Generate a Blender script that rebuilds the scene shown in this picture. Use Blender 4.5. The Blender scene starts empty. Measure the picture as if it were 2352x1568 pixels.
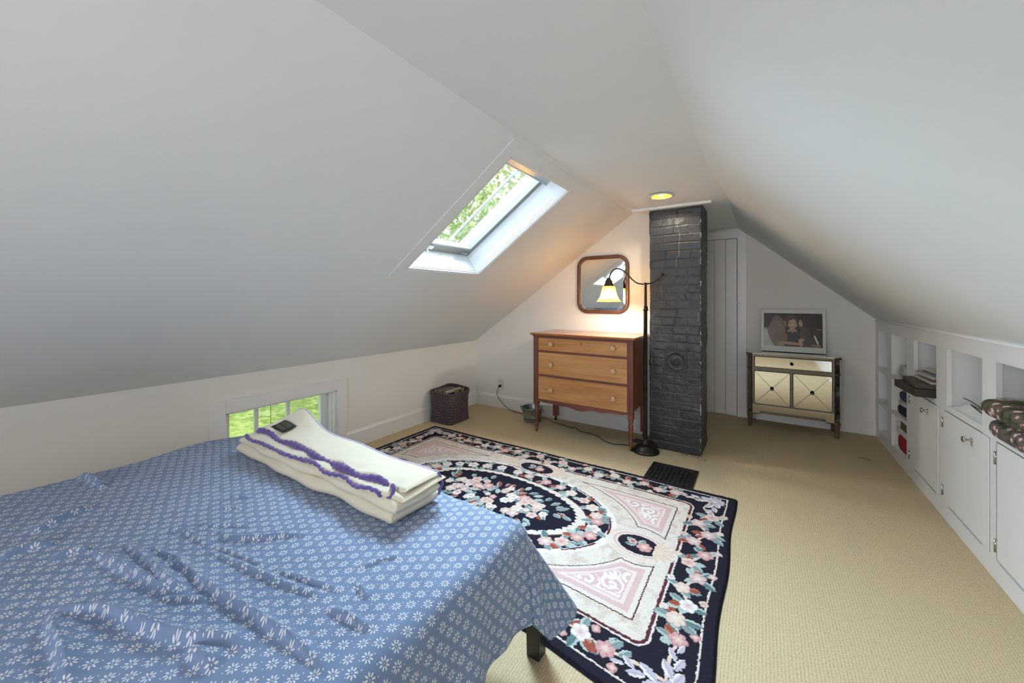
import bpy, bmesh, math, random
import numpy as np
from mathutils import Vector, Matrix

random.seed(7)
RNG = np.random.RandomState(11)
PI = math.pi
SC = bpy.context.scene
COL = SC.collection

# ------------------------------------------------------------------ helpers
class MB:
    """collects shapes into one mesh (world coordinates)"""
    def __init__(s):
        s.v = []; s.f = []; s.sm = []
    def add(s, vs, fs, smooth=False):
        b = len(s.v)
        s.v += [tuple(map(float, p)) for p in vs]
        for f in fs:
            s.f.append(tuple(b + i for i in f)); s.sm.append(smooth)
        return s
    def box(s, a, b):
        x0, x1 = sorted((a[0], b[0])); y0, y1 = sorted((a[1], b[1])); z0, z1 = sorted((a[2], b[2]))
        vs = [(x0,y0,z0),(x1,y0,z0),(x1,y1,z0),(x0,y1,z0),(x0,y0,z1),(x1,y0,z1),(x1,y1,z1),(x0,y1,z1)]
        return s.add(vs, [(0,3,2,1),(4,5,6,7),(0,1,5,4),(1,2,6,5),(2,3,7,6),(3,0,4,7)])
    def obox(s, o, ax, ay, az):
        """box from corner o with edge vectors ax, ay, az"""
        o, ax, ay, az = map(np.array, (o, ax, ay, az))
        vs = [o, o+ax, o+ax+ay, o+ay, o+az, o+ax+az, o+ax+ay+az, o+ay+az]
        fs = [(0,3,2,1),(4,5,6,7),(0,1,5,4),(1,2,6,5),(2,3,7,6),(3,0,4,7)]
        if np.dot(np.cross(ax, ay), az) < 0: fs = [f[::-1] for f in fs]
        return s.add(vs, fs)
    def prism(s, poly, vec):
        """extrude a planar polygon (list of 3D points) by vec"""
        p = [np.array(q, float) for q in poly]; vec = np.array(vec, float); n = len(p)
        nrm = sum((np.cross(p[i], p[(i+1) % n]) for i in range(n)), np.zeros(3))
        if np.dot(nrm, vec) < 0: p = p[::-1]
        vs = p + [q + vec for q in p]
        fs = [tuple(range(n))[::-1], tuple(range(n, 2*n))]
        fs += [(i, (i+1) % n, n + (i+1) % n, n + i) for i in range(n)]
        return s.add(vs, fs)
    def tube(s, pts, r, n=10, cap=True):
        pts = [Vector(p) for p in pts]
        rs = r if hasattr(r, '__len__') else [r]*len(pts)
        vs = []; fs = []
        t0 = (pts[1]-pts[0]).normalized()
        u = t0.orthogonal().normalized()
        for i, p in enumerate(pts):
            t = (pts[min(i+1, len(pts)-1)] - pts[max(i-1, 0)]).normalized()
            u = (u - t*u.dot(t)).normalized(); w = t.cross(u)
            for k in range(n):
                a = 2*PI*k/n
                vs.append(p + (u*math.cos(a) + w*math.sin(a))*rs[i])
        for i in range(len(pts)-1):
            for k in range(n):
                k2 = (k+1) % n
                fs.append((i*n+k, i*n+k2, (i+1)*n+k2, (i+1)*n+k))
        if cap:
            fs.append(tuple(range(n))[::-1]); fs.append(tuple((len(pts)-1)*n + k for k in range(n)))
        return s.add(vs, fs, True)
    def lathe(s, c, prof, n=32, axis='z', cap=True):
        """prof: (radius, height) list, around axis through c"""
        vs = []; fs = []
        for r, h in prof:
            for k in range(n):
                a = 2*PI*k/n; x, y = r*math.cos(a), r*math.sin(a)
                d = {'z': (x, y, h), 'y': (x, h, -y), 'x': (h, x, y)}[axis]
                vs.append((c[0]+d[0], c[1]+d[1], c[2]+d[2]))
        m = len(prof)
        for i in range(m-1):
            for k in range(n):
                k2 = (k+1) % n
                fs.append((i*n+k, i*n+k2, (i+1)*n+k2, (i+1)*n+k))
        if cap:
            if prof[0][0] > 1e-5: fs.append(tuple(range(n))[::-1])
            if prof[-1][0] > 1e-5: fs.append(tuple((m-1)*n + k for k in range(n)))
        return s.add(vs, fs, True)
    def sphere(s, c, r, n=16, m=10, sq=(1,1,1)):
        prof = [(max(1e-6, r*math.sin(PI*i/m)), -r*math.cos(PI*i/m)) for i in range(m+1)]
        b = len(s.v); s.lathe((0,0,0), prof, n, cap=False)
        for i in range(b, len(s.v)):
            v = s.v[i]; s.v[i] = (c[0]+v[0]*sq[0], c[1]+v[1]*sq[1], c[2]+v[2]*sq[2])
        return s
    def grid(s, P, flip=False, closed_u=False):
        """P: array (n, m, 3)"""
        n, m = P.shape[:2]
        vs = P.reshape(-1, 3)
        fs = []
        for i in range(n if closed_u else n-1):
            i2 = (i+1) % n
            for j in range(m-1):
                q = (i*m+j, i2*m+j, i2*m+j+1, i*m+j+1)
                fs.append(q[::-1] if flip else q)
        return s.add(vs, fs, True)

def wloc(o):
    v = Vector((0,0,0))
    while o is not None:
        v = v + o.location; o = o.parent
    return v

def link(name, me, mat, parent=None, origin=None):
    o = bpy.data.objects.new(name, me); COL.objects.link(o)
    if mat is not None: me.materials.append(mat)
    if parent is not None:
        o.parent = parent
    return o

def obj(name, mb, mat, parent=None, bevel=0, seg=2, subsurf=0, origin=None, auto=True):
    me = bpy.data.meshes.new(name)
    off = wloc(parent) if parent is not None else Vector(origin or (0,0,0))
    V = np.array(mb.v, float) - np.array(off)
    me.from_pydata([tuple(v) for v in V], [], mb.f)
    me.polygons.foreach_set('use_smooth', mb.sm)
    me.update()
    o = link(name, me, mat, parent)
    if parent is None: o.location = off
    if bevel:
        m = o.modifiers.new('Bevel', 'BEVEL'); m.width = bevel; m.segments = seg; m.limit_method = 'ANGLE'
        m.angle_limit = math.radians(40)
    if subsurf:
        m = o.modifiers.new('Subsurf', 'SUBSURF'); m.levels = subsurf; m.render_levels = subsurf
    return o

def big_grid(name, P, mat, parent=None, col=None, uv=None, flip=False, closed_u=False, origin=None):
    """fast smooth grid mesh with optional per-point colour and uv. P (n,m,3), col (n,m,3) linear, uv (n,m,2)"""
    n, m = P.shape[:2]
    me = bpy.data.meshes.new(name)
    off = np.array(wloc(parent)) if parent is not None else np.array(origin or (0,0,0), float)
    V = (P - off).reshape(-1, 3).astype(np.float32)
    I = np.arange(n*m).reshape(n, m)
    if closed_u: I = np.vstack([I, I[:1]])
    q = np.stack([I[:-1,:-1], I[1:,:-1], I[1:,1:], I[:-1,1:]], -1).reshape(-1, 4)
    if flip: q = q[:, ::-1]
    nf = len(q)
    me.vertices.add(len(V)); me.vertices.foreach_set('co', V.ravel())
    me.loops.add(nf*4); me.loops.foreach_set('vertex_index', q.ravel().astype(np.int32))
    me.polygons.add(nf)
    me.polygons.foreach_set('loop_start', np.arange(0, nf*4, 4, dtype=np.int32))
    me.polygons.foreach_set('loop_total', np.full(nf, 4, dtype=np.int32))
    me.polygons.foreach_set('use_smooth', np.ones(nf, dtype=bool))
    me.update(calc_edges=True)
    if col is not None:
        a = me.color_attributes.new('pattern', 'FLOAT_COLOR', 'POINT')
        c = np.ones((n*m, 4), np.float32); c[:, :3] = col.reshape(-1, 3)
        a.data.foreach_set('color', c.ravel())
    if uv is not None:
        l = me.uv_layers.new(name='UVMap')
        l.data.foreach_set('uv', uv.reshape(-1, 2)[q.ravel()].astype(np.float32).ravel())
    me.validate()
    o = link(name, me, mat, parent)
    if parent is None: o.location = Vector(off)
    return o

def thing(name, label, cat, loc=(0,0,0), group=None):
    o = bpy.data.objects.new(name, None); COL.objects.link(o)
    o.location = loc; o.empty_display_size = .05
    o['label'] = label; o['category'] = cat
    if group: o['group'] = group
    return o
def tag(o, label, cat, group=None, kind=None):
    o['label'] = label; o['category'] = cat
    if group: o['group'] = group
    if kind: o['kind'] = kind
    return o
def struct(name, mb, m, parent=None, **k):
    o = obj(name, mb, m, parent, **k)
    if parent is None: o['kind'] = 'structure'
    return o

def srgb(r, g, b):
    f = lambda c: c/12.92 if c <= .04045 else ((c+.055)/1.055)**2.4
    return (f(r/255), f(g/255), f(b/255))

# ------------------------------------------------------------------ materials
class Nd:
    def __init__(s, name):
        s.m = bpy.data.materials.new(name); s.m.use_nodes = True
        s.t = s.m.node_tree; s.t.nodes.clear()
        s.out = s.t.nodes.new('ShaderNodeOutputMaterial')
    def n(s, typ, **k):
        x = s.t.nodes.new('ShaderNode' + typ)
        for a, b in k.items(): setattr(x, a, b)
        return x
    def l(s, a, b): s.t.links.new(a, b)
    def math(s, op, a, b=None, c=None):
        x = s.n('Math', operation=op)
        for i, q in enumerate((a, b, c)):
            if q is None: continue
            if hasattr(q, 'is_output'): s.l(q, x.inputs[i])
            else: x.inputs[i].default_value = q
        return x.outputs[0]
    def mix(s, fac, a, b):
        x = s.n('Mix', data_type='RGBA')
        for i, q in ((0, fac), (6, a), (7, b)):
            if hasattr(q, 'is_output'): s.l(q, x.inputs[i])
            else: x.inputs[i].default_value = q if i == 0 else (*q[:3], 1)
        return x.outputs[2]
    def bsdf(s, col, rough=.6, metal=0, spec=.5, bump=None, **k):
        b = s.n('BsdfPrincipled')
        for nm, q in (('Base Color', col), ('Roughness', rough), ('Metallic', metal), ('Specular IOR Level', spec)):
            if hasattr(q, 'is_output'): s.l(q, b.inputs[nm])
            else: b.inputs[nm].default_value = (*q[:3], 1) if nm == 'Base Color' else q
        for nm, q in k.items(): b.inputs[nm.replace('_', ' ')].default_value = q
        if bump is not None:
            h, st, d = bump
            bn = s.n('Bump'); bn.inputs['Strength'].default_value = st; bn.inputs['Distance'].default_value = d
            s.l(h, bn.inputs['Height']); s.l(bn.outputs[0], b.inputs['Normal'])
        s.l(b.outputs[0], s.out.inputs[0])
        return b
    def coord(s, which='Object', scale=(1,1,1), rot=(0,0,0), loc=(0,0,0)):
        tc = s.n('TexCoord'); mp = s.n('Mapping')
        mp.inputs['Scale'].default_value = scale; mp.inputs['Rotation'].default_value = rot
        mp.inputs['Location'].default_value = loc
        s.l(tc.outputs[which], mp.inputs[0]); return mp.outputs[0]
    def noise(s, vec, scale, detail=3, rough=.5, dist=0):
        x = s.n('TexNoise'); x.inputs['Scale'].default_value = scale; x.inputs['Detail'].default_value = detail
        x.inputs['Roughness'].default_value = rough; x.inputs['Distortion'].default_value = dist
        s.l(vec, x.inputs['Vector']); return x.outputs[0]
    def ramp(s, fac, stops):
        r = s.n('ValToRGB'); e = r.color_ramp.elements
        while len(e) < len(stops): e.new(.5)
        for x, (p, c) in zip(e, stops): x.position = p; x.color = (*c[:3], 1)
        s.l(fac, r.inputs[0]); return r.outputs[0]

def simple(name, col, rough=.6, metal=0, spec=.5, var=.06, scale=8, bump=0, bscale=60, **k):
    d = Nd(name); c = d.coord()
    nz = d.noise(c, scale, 4)
    lo = tuple(x*(1-var) for x in col); hi = tuple(min(1, x*(1+var)) for x in col)
    cc = d.ramp(nz, [(.3, lo), (.7, hi)])
    bp = None
    if bump: bp = (d.noise(c, bscale, 3), bump, .002)
    d.bsdf(cc, rough, metal, spec, bp, **k)
    return d.m

def wood(name, dark, light, axis=0, rough=.4, sc=9, coat=.15):
    d = Nd(name)
    s = [sc*4]*3; s[axis] = sc*.28
    c = d.coord(scale=tuple(s))
    n1 = d.noise(c, 1.0, 6, .62, .6)
    c2 = d.coord(scale=tuple(x*6 if i != axis else x*2 for i, x in enumerate(s)))
    n2 = d.noise(c2, 1.0, 3)
    f = d.math('ADD', d.math('MULTIPLY', n1, .75), d.math('MULTIPLY', n2, .25))
    cc = d.ramp(f, [(.33, dark), (.66, light)])
    d.bsdf(cc, rough, 0, .5, (n2, .08, .001), Coat_Weight=coat, Coat_Roughness=.25)
    return d.m

M = {}
M['wall'] = simple('white_wall_paint', srgb(237,234,229), .75, var=.012, scale=3, bump=.06, bscale=120)
M['ceil'] = simple('white_ceiling_paint', srgb(233,236,237), .8, var=.015, scale=2, bump=.05, bscale=90)
M['trim'] = simple('white_trim_gloss', srgb(236,234,234), .35, var=.015, scale=5)
M['cab'] = simple('white_cabinet_paint', srgb(234,234,234), .42, var=.015, scale=6)
M['shaft'] = simple('white_skylight_lining', srgb(232,234,236), .3, var=.01, scale=5)
M['sash'] = simple('grey_sash_metal', srgb(176,178,178), .3, .35, var=.05)
M['black'] = simple('black_wood', srgb(30,28,28), .4, var=.2)
M['bronze'] = simple('dark_bronze', srgb(58,53,50), .32, .75, var=.25, scale=25)
M['chrome'] = simple('brushed_chrome', srgb(190,190,190), .18, 1.0, var=.05)
M['galv'] = simple('galvanised_steel', srgb(150,158,158), .35, .85, var=.22, scale=40)
M['brass'] = simple('dull_brass', srgb(150,120,70), .35, .8, var=.1)
M['plastic'] = simple('white_plastic', srgb(225,223,218), .35, var=.01)
M['cord'] = simple('dark_cord', srgb(45,38,30), .5, var=.2)
M['dframe'] = wood('red_stained_wood', srgb(98,50,42), srgb(140,82,68), 2, .42)
M['dframe_x'] = wood('red_stained_wood_rail', srgb(98,50,42), srgb(138,80,66), 0, .42)
M['dside'] = wood('brown_stained_wood_side', srgb(112,58,30), srgb(158,92,52), 2, .38)
M['dtop'] = wood('polished_wood_top', srgb(134,76,40), srgb(190,118,62), 0, .22, coat=.5)
M['drawer'] = wood('golden_wood_drawer', srgb(178,116,64), srgb(214,160,104), 0, .36, sc=6)
M['knob'] = wood('pale_wood_knob', srgb(186,142,98), srgb(220,184,142), 1, .3)
M['mframe'] = wood('walnut_mirror_frame', srgb(72,42,32), srgb(116,74,56), 2, .35)
M['mirror'] = simple('mirror_glass', (.86,.87,.87), .015, 1.0, var=.003)
M['amirror'] = simple('antique_mirror_glass', (.92,.91,.88), .05, 1.0, var=.04, scale=30)
M['asilver'] = simple('antique_silver_leaf', srgb(128,118,98), .36, .7, var=.2, scale=60)
M['dmirror'] = simple('dark_bevel_mirror', (.34,.34,.32), .06, 1.0, var=.05)
M['dknob'] = simple('dark_metal_knob', srgb(48,46,52), .25, .8)
M['groove'] = simple('dark_groove', srgb(108,104,96), .6)
M['frame_white'] = simple('white_picture_frame', srgb(226,224,216), .4, var=.01)
M['register'] = simple('black_cast_iron', srgb(36,34,36), .45, .4, var=.3, scale=60)
M['void'] = simple('dark_duct', srgb(14,13,13), .9)

def mk_carpet():
    d = Nd('beige_berber_carpet')
    c = d.coord()
    w = d.n('TexWave', wave_type='BANDS', bands_direction='X', wave_profile='SIN')
    w.inputs['Scale'].default_value = 28; w.inputs['Distortion'].default_value = 1.2; w.inputs['Detail'].default_value = 2
    w.inputs['Detail Scale'].default_value = 3.0
    d.l(c, w.inputs[0])
    n1 = d.noise(d.coord(scale=(1.0,.55,1)), 210, 3, .6)
    n2 = d.noise(c, 2.4, 3)
    f = d.math('ADD', d.math('MULTIPLY', w.outputs[1], .16), d.math('MULTIPLY', n1, .84))
    cc = d.ramp(f, [(.25, srgb(170,151,119)), (.5, srgb(207,187,153)), (.8, srgb(222,206,177))])
    cc = d.mix(d.math('MULTIPLY', n2, .2), cc, srgb(192,172,137))
    d.bsdf(cc, .95, 0, .1, (f, .55, .006))
    return d.m
M['carpet'] = mk_carpet()

def mk_attr(name, rough=.95, spec=.1, bscale=300, bst=.35, bdist=.003, sheen=0):
    d = Nd(name)
    a = d.n('Attribute'); a.attribute_name = 'pattern'
    c = d.coord()
    n = d.noise(c, bscale, 2)
    cc = d.mix(d.math('MULTIPLY', d.math('SUBTRACT', n, .35), .35), a.outputs[0], (0,0,0))
    d.bsdf(cc, rough, 0, spec, (n, bst, bdist), Sheen_Weight=sheen)
    return d.m
M['rug'] = mk_attr('hooked_wool_rug', bscale=260, bst=.5, bdist=.004)
M['picture'] = mk_attr('matte_photo_print', .35, .4, 200, .0)
M['brick'] = mk_attr('black_painted_brick', .42, .45, 90, .25, .002)
M['basket'] = mk_attr('woven_strap', .6, .3, 200, .2)

def mk_comforter():
    d = Nd('blue_flower_print_cotton')
    tc = d.n('TexCoord')
    sp = d.n('SeparateXYZ'); d.l(tc.outputs['UV'], sp.inputs[0])
    P = .0375
    U = d.math('DIVIDE', sp.outputs[0], P); V = d.math('DIVIDE', sp.outputs[1], P*.86)
    row = d.math('FLOOR', V)
    odd = d.math('MODULO', d.math('ABSOLUTE', row), 2.0)
    U2 = d.math('ADD', U, d.math('MULTIPLY', odd, .5))
    fu = d.math('SUBTRACT', d.math('FRACT', U2), .5); fv = d.math('MULTIPLY', d.math('SUBTRACT', d.math('FRACT', V), .5), .86)
    cell = d.math('ADD', d.math('MULTIPLY', d.math('FLOOR', U2), 12.9), d.math('MULTIPLY', row, 78.2))
    rnd = d.math('FRACT', d.math('MULTIPLY', d.math('SINE', cell), 437.5))
    rnd2 = d.math('FRACT', d.math('MULTIPLY', rnd, 57.3))
    fu = d.math('ADD', fu, d.math('MULTIPLY', d.math('SUBTRACT', rnd, .5), .16)); fv = d.math('ADD', fv, d.math('MULTIPLY', d.math('SUBTRACT', rnd2, .5), .12))
    r = d.math('SQRT', d.math('ADD', d.math('MULTIPLY', fu, fu), d.math('MULTIPLY', fv, fv)))
    an = d.math('ADD', d.math('ARCTAN2', fv, fu), d.math('MULTIPLY', rnd, .8))
    sect = 2*PI/8
    da = d.math('SUBTRACT', d.math('MODULO', d.math('ADD', an, 20*PI), sect), sect/2)
    px = d.math('SUBTRACT', d.math('MULTIPLY', r, d.math('COSINE', da)), .22)
    py = d.math('MULTIPLY', r, d.math('SINE', da))
    ell = d.math('ADD', d.math('POWER', d.math('ABSOLUTE', d.math('DIVIDE', px, .11)), 2), d.math('POWER', d.math('ABSOLUTE', d.math('DIVIDE', py, .047)), 2))
    petal = d.math('LESS_THAN', ell, 1.0)
    # dots between flowers
    gu = d.math('SUBTRACT', d.math('FRACT', d.math('ADD', d.math('MULTIPLY', U2, 2.0), .5)), .5)
    gv = d.math('SUBTRACT', d.math('FRACT', d.math('MULTIPLY', V, 1.0)), .02)
    dd = d.math('SQRT', d.math('ADD', d.math('MULTIPLY', gu, gu), d.math('MULTIPLY', d.math('MULTIPLY', gv, 1.8), gv)))
    dot = d.math('LESS_THAN', dd, .075)
    dot2 = d.math('LESS_THAN', r, .03)
    pat = d.math('MAXIMUM', petal, d.math('MAXIMUM', dot, dot2))
    c = d.coord()
    n = d.noise(c, 5, 3)
    base = d.ramp(n, [(.3, srgb(112,132,168)), (.7, srgb(122,142,178))])
    th = d.noise(d.coord(scale=(1,1,1)), 900, 1)
    col = d.mix(pat, base, srgb(214,217,224))
    d.bsdf(col, .8, 0, .25, (th, .12, .001), Sheen_Weight=.15)
    return d.m
M['comforter'] = mk_comforter()

def mk_wool(name, col, bs=500):
    d = Nd(name); c = d.coord()
    n = d.noise(c, bs, 3, .7); n2 = d.noise(c, 14, 3)
    cc = d.ramp(n2, [(.3, tuple(x*.95 for x in col)), (.7, col)])
    d.bsdf(cc, .95, 0, .1, (n, .4, .003), Sheen_Weight=.3)
    return d.m
M['wool'] = mk_wool('cream_wool', srgb(230,221,200))
M['purple'] = mk_wool('purple_yarn', srgb(112,92,160), 900)
M['patch'] = simple('dark_green_patch', srgb(42,48,42), .7)
M['patchtext'] = simple('gold_thread', srgb(170,164,130), .6)

def mk_floral(name, base, sc=14):
    d = Nd(name); c = d.coord()
    v = d.n('TexVoronoi'); v.inputs['Scale'].default_value = sc; d.l(c, v.inputs['Vector'])
    dist = d.math('ADD', v.outputs['Distance'], d.math('MULTIPLY', d.math('SUBTRACT', d.noise(c, sc*5, 4), .5), .6))
    col = d.ramp(dist, [(.0, srgb(226,212,206)), (.24, srgb(206,178,176)), (.34, srgb(118,72,78)), (.5, base), (.8, srgb(66,66,50))])
    n = d.noise(c, 300, 2)
    d.bsdf(col, .9, 0, .1, (n, .3, .002))
    return d.m
M['floral'] = mk_floral('olive_floral_tapestry', srgb(96,96,76), 24)
M['floral2'] = mk_floral('grey_floral_tapestry', srgb(108,102,94), 32)

def mk_glass(name, tint=(.93,.98,.96), refl=.06):
    d = Nd(name)
    t = d.n('BsdfTransparent'); t.inputs[0].default_value = (*tint, 1)
    g = d.n('BsdfGlossy'); g.inputs['Roughness'].default_value = .02
    lw = d.n('LayerWeight'); lw.inputs[0].default_value = .5
    fr = d.math('ADD', d.math('MULTIPLY', d.math('POWER', lw.outputs['Facing'], 5.0), .8), .03)
    mx = d.n('MixShader'); d.l(fr, mx.inputs[0]); d.l(t.outputs[0], mx.inputs[1]); d.l(g.outputs[0], mx.inputs[2])
    d.l(mx.outputs[0], d.out.inputs[0])
    return d.m
M['glass'] = mk_glass('window_glass')

def mk_emit(name, col, st):
    d = Nd(name); e = d.n('Emission'); e.inputs[0].default_value = (*col, 1); e.inputs[1].default_value = st
    d.l(e.outputs[0], d.out.inputs[0]); return d.m
M['bulb'] = mk_emit('lit_bulb', (1,.93,.78), 30)
M['bulb_can'] = mk_emit('lit_reflector_bulb', (1,.88,.55), 22)
def mk_shade():
    d = Nd('lit_amber_glass')
    e = d.n('Emission'); e.inputs[0].default_value = (1,.52,.035,1); e.inputs[1].default_value = .6
    t = d.n('BsdfTransparent'); t.inputs[0].default_value = (1,.88,.55,1)
    tl = d.n('BsdfTranslucent'); tl.inputs[0].default_value = (.7,.40,.08,1)
    a = d.n('AddShader'); d.l(e.outputs[0], a.inputs[0]); d.l(tl.outputs[0], a.inputs[1])
    mx = d.n('MixShader'); mx.inputs[0].default_value = .42
    d.l(a.outputs[0], mx.inputs[1]); d.l(t.outputs[0], mx.inputs[2])
    d.l(mx.outputs[0], d.out.inputs[0]); return d.m
M['shade'] = mk_shade()
M['reflector'] = simple('gold_reflector', (1.0,.72,.10), .25, .6, var=.02)

def mk_lawn():
    d = Nd('lawn_grass'); c = d.coord()
    n = d.noise(c, 4.5, 6, .75); n2 = d.noise(c, .6, 3)
    f = d.math('ADD', d.math('MULTIPLY', n, .7), d.math('MULTIPLY', n2, .3))
    col = d.ramp(f, [(.34, srgb(112,128,56)), (.5, srgb(148,164,86)), (.66, srgb(200,210,150))])
    d.bsdf(col, .9, 0, .1); return d.m
M['lawn'] = mk_lawn()
M['leaf'] = simple('spring_leaves', srgb(196,208,158), .7, var=.2, scale=3)
M['bark'] = simple('bark', srgb(96,82,66), .9, var=.3)

# ------------------------------------------------------------------ room dimensions (metres)
XL, XR = -3.03, .905            # knee walls
YB, YA, YF = 3.833, 5.0, -2.3   # back wall, alcove back wall, wall behind the camera
KL, KR = .786, 1.113            # knee wall heights
CZ = 2.15; CXL, CXR = -1.065, -.29
TH = math.atan2(CZ-KL, CXL-XL)  # left slope
SL = np.array([math.cos(TH), 0, math.sin(TH)]); NO = np.array([-math.sin(TH), 0, math.cos(TH)])
TR = math.atan2(CZ-KR, XR-CXR)
def zl(x): return CZ + (x-CXL)*math.tan(TH)
def zr(x): return CZ - (x-CXR)*math.tan(TR)
def onS(x, y, d=0): return np.array([x, y, zl(x)]) + NO*d

# floor
b = MB(); b.box((XL-.25, YF-.2, -.12), (1.35, YA+.2, 0)); struct('floor', b, M['carpet'])

# ceiling: flat strip that sags a little towards the chimney, with a hole for the can light
LX, LY, LR = -.672, 3.20, .078
xs = np.unique(np.concatenate([np.linspace(CXL-.02, -.2, 36), LX+np.linspace(-.1, .1, 21)]))
ys = np.unique(np.concatenate([np.linspace(YF-.1, 2.8, 20), np.linspace(2.8, YA+.1, 60), LY+np.linspace(-.1, .1, 21)]))
def sst(a, b_, x): t = np.clip((x-a)/(b_-a), 0, 1); return t*t*(3-2*t)
def ceil_z(x, y): return CZ - .05*sst(2.7, 3.55, y)*sst(CXL, CXL+.2, x)
b = MB(); Pz = [(x, y, float(ceil_z(x, y))) for x in xs for y in ys]; ny = len(ys); fs = []
for i in range(len(xs)-1):
    for j in range(ny-1):
        cx, cy = (xs[i]+xs[i+1])/2, (ys[j]+ys[j+1])/2
        if math.hypot(cx-LX, cy-LY) < LR: continue
        fs.append((i*ny+j, i*ny+j+1, (i+1)*ny+j+1, (i+1)*ny+j))
b.add(Pz, fs, True)
b.box((CXL-.1, YF-.2, CZ+.16), (-.1, YA+.2, CZ+.2))  # unseen roof cover added above the ceiling to block sky light
struct('ceiling', b, M['ceil'])

# left slope with skylight opening
SX0, SX1, SY0, SY1 = -1.995, -1.157, 1.775, 2.545; SD = .20
T = .245
def slab(b, x0, x1, y0, y1, d0=0, d1=T):
    p = onS(x0, y0, d0); b.obox(p, onS(x1, y0, d0)-p, (0, y1-y0, 0), NO*(d1-d0))
b = MB()
slab(b, XL-.22, SX0, YF-.1, YA-.9); slab(b, SX1, CXL+.0, YF-.1, YA-.9)
slab(b, SX0, SX1, YF-.1, SY0); slab(b, SX0, SX1, SY1, YA-.9)
struct('ceiling_slope_left', b, M['ceil'])
# right slope
b = MB(); q = [(CXR-.05, YF-.1, zr(CXR-.05)), (1.35, YF-.1, zr(1.35)), (1.35, YF-.1, zr(1.35)+.25), (CXR-.05, YF-.1, zr(CXR-.05)+.25)]
b.prism(q, (0, YA+.2-YF, 0)); struct('ceiling_slope_right', b, M['ceil'])

# left knee wall with low window
WY0, WY1, WZ0, WZ1, WD = 1.126, 1.935, .10, .535, .16
b = MB()
xo = XL-.20
b.box((xo, YF-.1, 0), (XL, WY0, KL+.02)); b.box((xo, WY1, 0), (XL, YB+.1, KL+.02))
b.box((xo, WY0, 0), (XL, WY1, WZ0)); b.box((xo, WY0, WZ1), (XL, WY1, KL+.02))
struct('wall_left', b, M['wall'])
# back wall (dresser side), alcove side wall and alcove back wall
b = MB(); b.prism([(XL-.1, YB, 0), (-.84, YB, 0), (-.84, YB, CZ+.1), (CXL+.1, YB, CZ+.1), (XL-.1, YB, zl(XL-.1)+.1)], (0, .1, 0)); struct('wall_back', b, M['wall'])
b = MB(); b.box((-.94, YB+.1, 0), (-.84, YA, CZ+.1)); struct('wall_alcove_side', b, M['wall'])
b = MB(); b.prism([(-.94, YA, 0), (1.35, YA, 0), (1.35, YA, zr(1.35)+.1), (CXR, YA, CZ+.1), (-.94, YA, CZ+.1)], (0, .1, 0)); struct('wall_alcove_back', b, M['wall'])
# plain right knee wall nearer than the built-in, and the end wall behind the camera with a window added to light the room
BY0 = 2.10
b = MB(); b.box((XR, YF-.1, 0), (XR+.1, BY0, KR+.05)); struct('wall_right', b, M['wall'])
FX0, FX1, FZ0, FZ1 = -1.45, .25, .75, 1.75
b = MB()
b.box((XL-.2, YF-.1, 0), (FX0, YF, 2.4)); b.box((FX1, YF-.1, 0), (1.35, YF, 2.4))
b.box((FX0, YF-.1, 0), (FX1, YF, FZ0)); b.box((FX0, YF-.1, FZ1), (FX1, YF, 2.4))
struct('wall_front', b, M['wall'])
w3 = struct('added_window_3', MB().box((FX0, YF-.06, FZ0), (FX0+.05, YF-.01, FZ1)).box((FX1-.05, YF-.06, FZ0), (FX1, YF-.01, FZ1))
            .box((FX0, YF-.06, FZ0), (FX1, YF-.01, FZ0+.05)).box((FX0, YF-.06, FZ1-.05), (FX1, YF-.01, FZ1)).box((-.625, YF-.06, FZ0), (-.575, YF-.01, FZ1)), M['trim'])  # out-of-view window, added to let fill light in

# baseboards
def bb(name, poly, vec): struct(name, MB().prism(poly, vec), M['trim'])
for nm, y0, y1 in (('baseboard_left', 2.02, YB), ('baseboard_left_near', YF, 1.04)):
    bb(nm, [(XL, y0, 0), (XL+.018, y0, 0), (XL+.018, y0, .125), (XL+.006, y0, .15), (XL, y0, .15)], (0, y1-y0, 0))
bb('baseboard_back', [(XL, YB, 0), (XL, YB-.018, 0), (XL, YB-.018, .125), (XL, YB-.006, .15), (XL, YB, .15)], (-.84-XL, 0, 0))
bb('baseboard_alcove', [(-.06, YA, 0), (-.06, YA-.018, 0), (-.06, YA-.018, .14), (-.06, YA-.006, .165), (-.06, YA, .165)], (XR+.06, 0, 0))

# ------------------------------------------------------------------ low window (window_1)
w1 = struct('window_1', MB().box((XL-WD, WY0, WZ0), (XL, WY0+.012, WZ1)).box((XL-WD, WY1-.012, WZ0), (XL, WY1, WZ1))
            .box((XL-WD, WY0, WZ0), (XL, WY1, WZ0+.012)).box((XL-WD, WY0, WZ1-.012), (XL, WY1, WZ1)), M['trim'])
c0 = .088
b = MB(); xt = XL+.02
b.box((XL, WY0-c0, .0), (xt, WY0, WZ1+c0)); b.box((XL, WY1, .0), (xt, WY1+c0, WZ1+c0))
b.box((XL, WY0, WZ1), (xt, WY1, WZ1+c0)); b.box((XL, WY0, .02), (xt, WY1, WZ0))
obj('window_casing', b, M['trim'], w1, bevel=.003)
b = MB(); xs0, xs1 = XL-.155, XL-.115; f = .058
b.box((xs0, WY0+.012, WZ0+.012), (xs1, WY0+.012+f, WZ1-.012)); b.box((xs0, WY1-.012-f, WZ0+.012), (xs1, WY1-.012, WZ1-.012))
b.box((xs0, WY0+.012, WZ0+.012), (xs1, WY1-.012, WZ0+.012+f)); b.box((xs0, WY0+.012, WZ1-.03), (xs1, WY1-.012, WZ1-.012))
obj('window_sash', b, M['shaft'], w1, bevel=.004)
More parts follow.
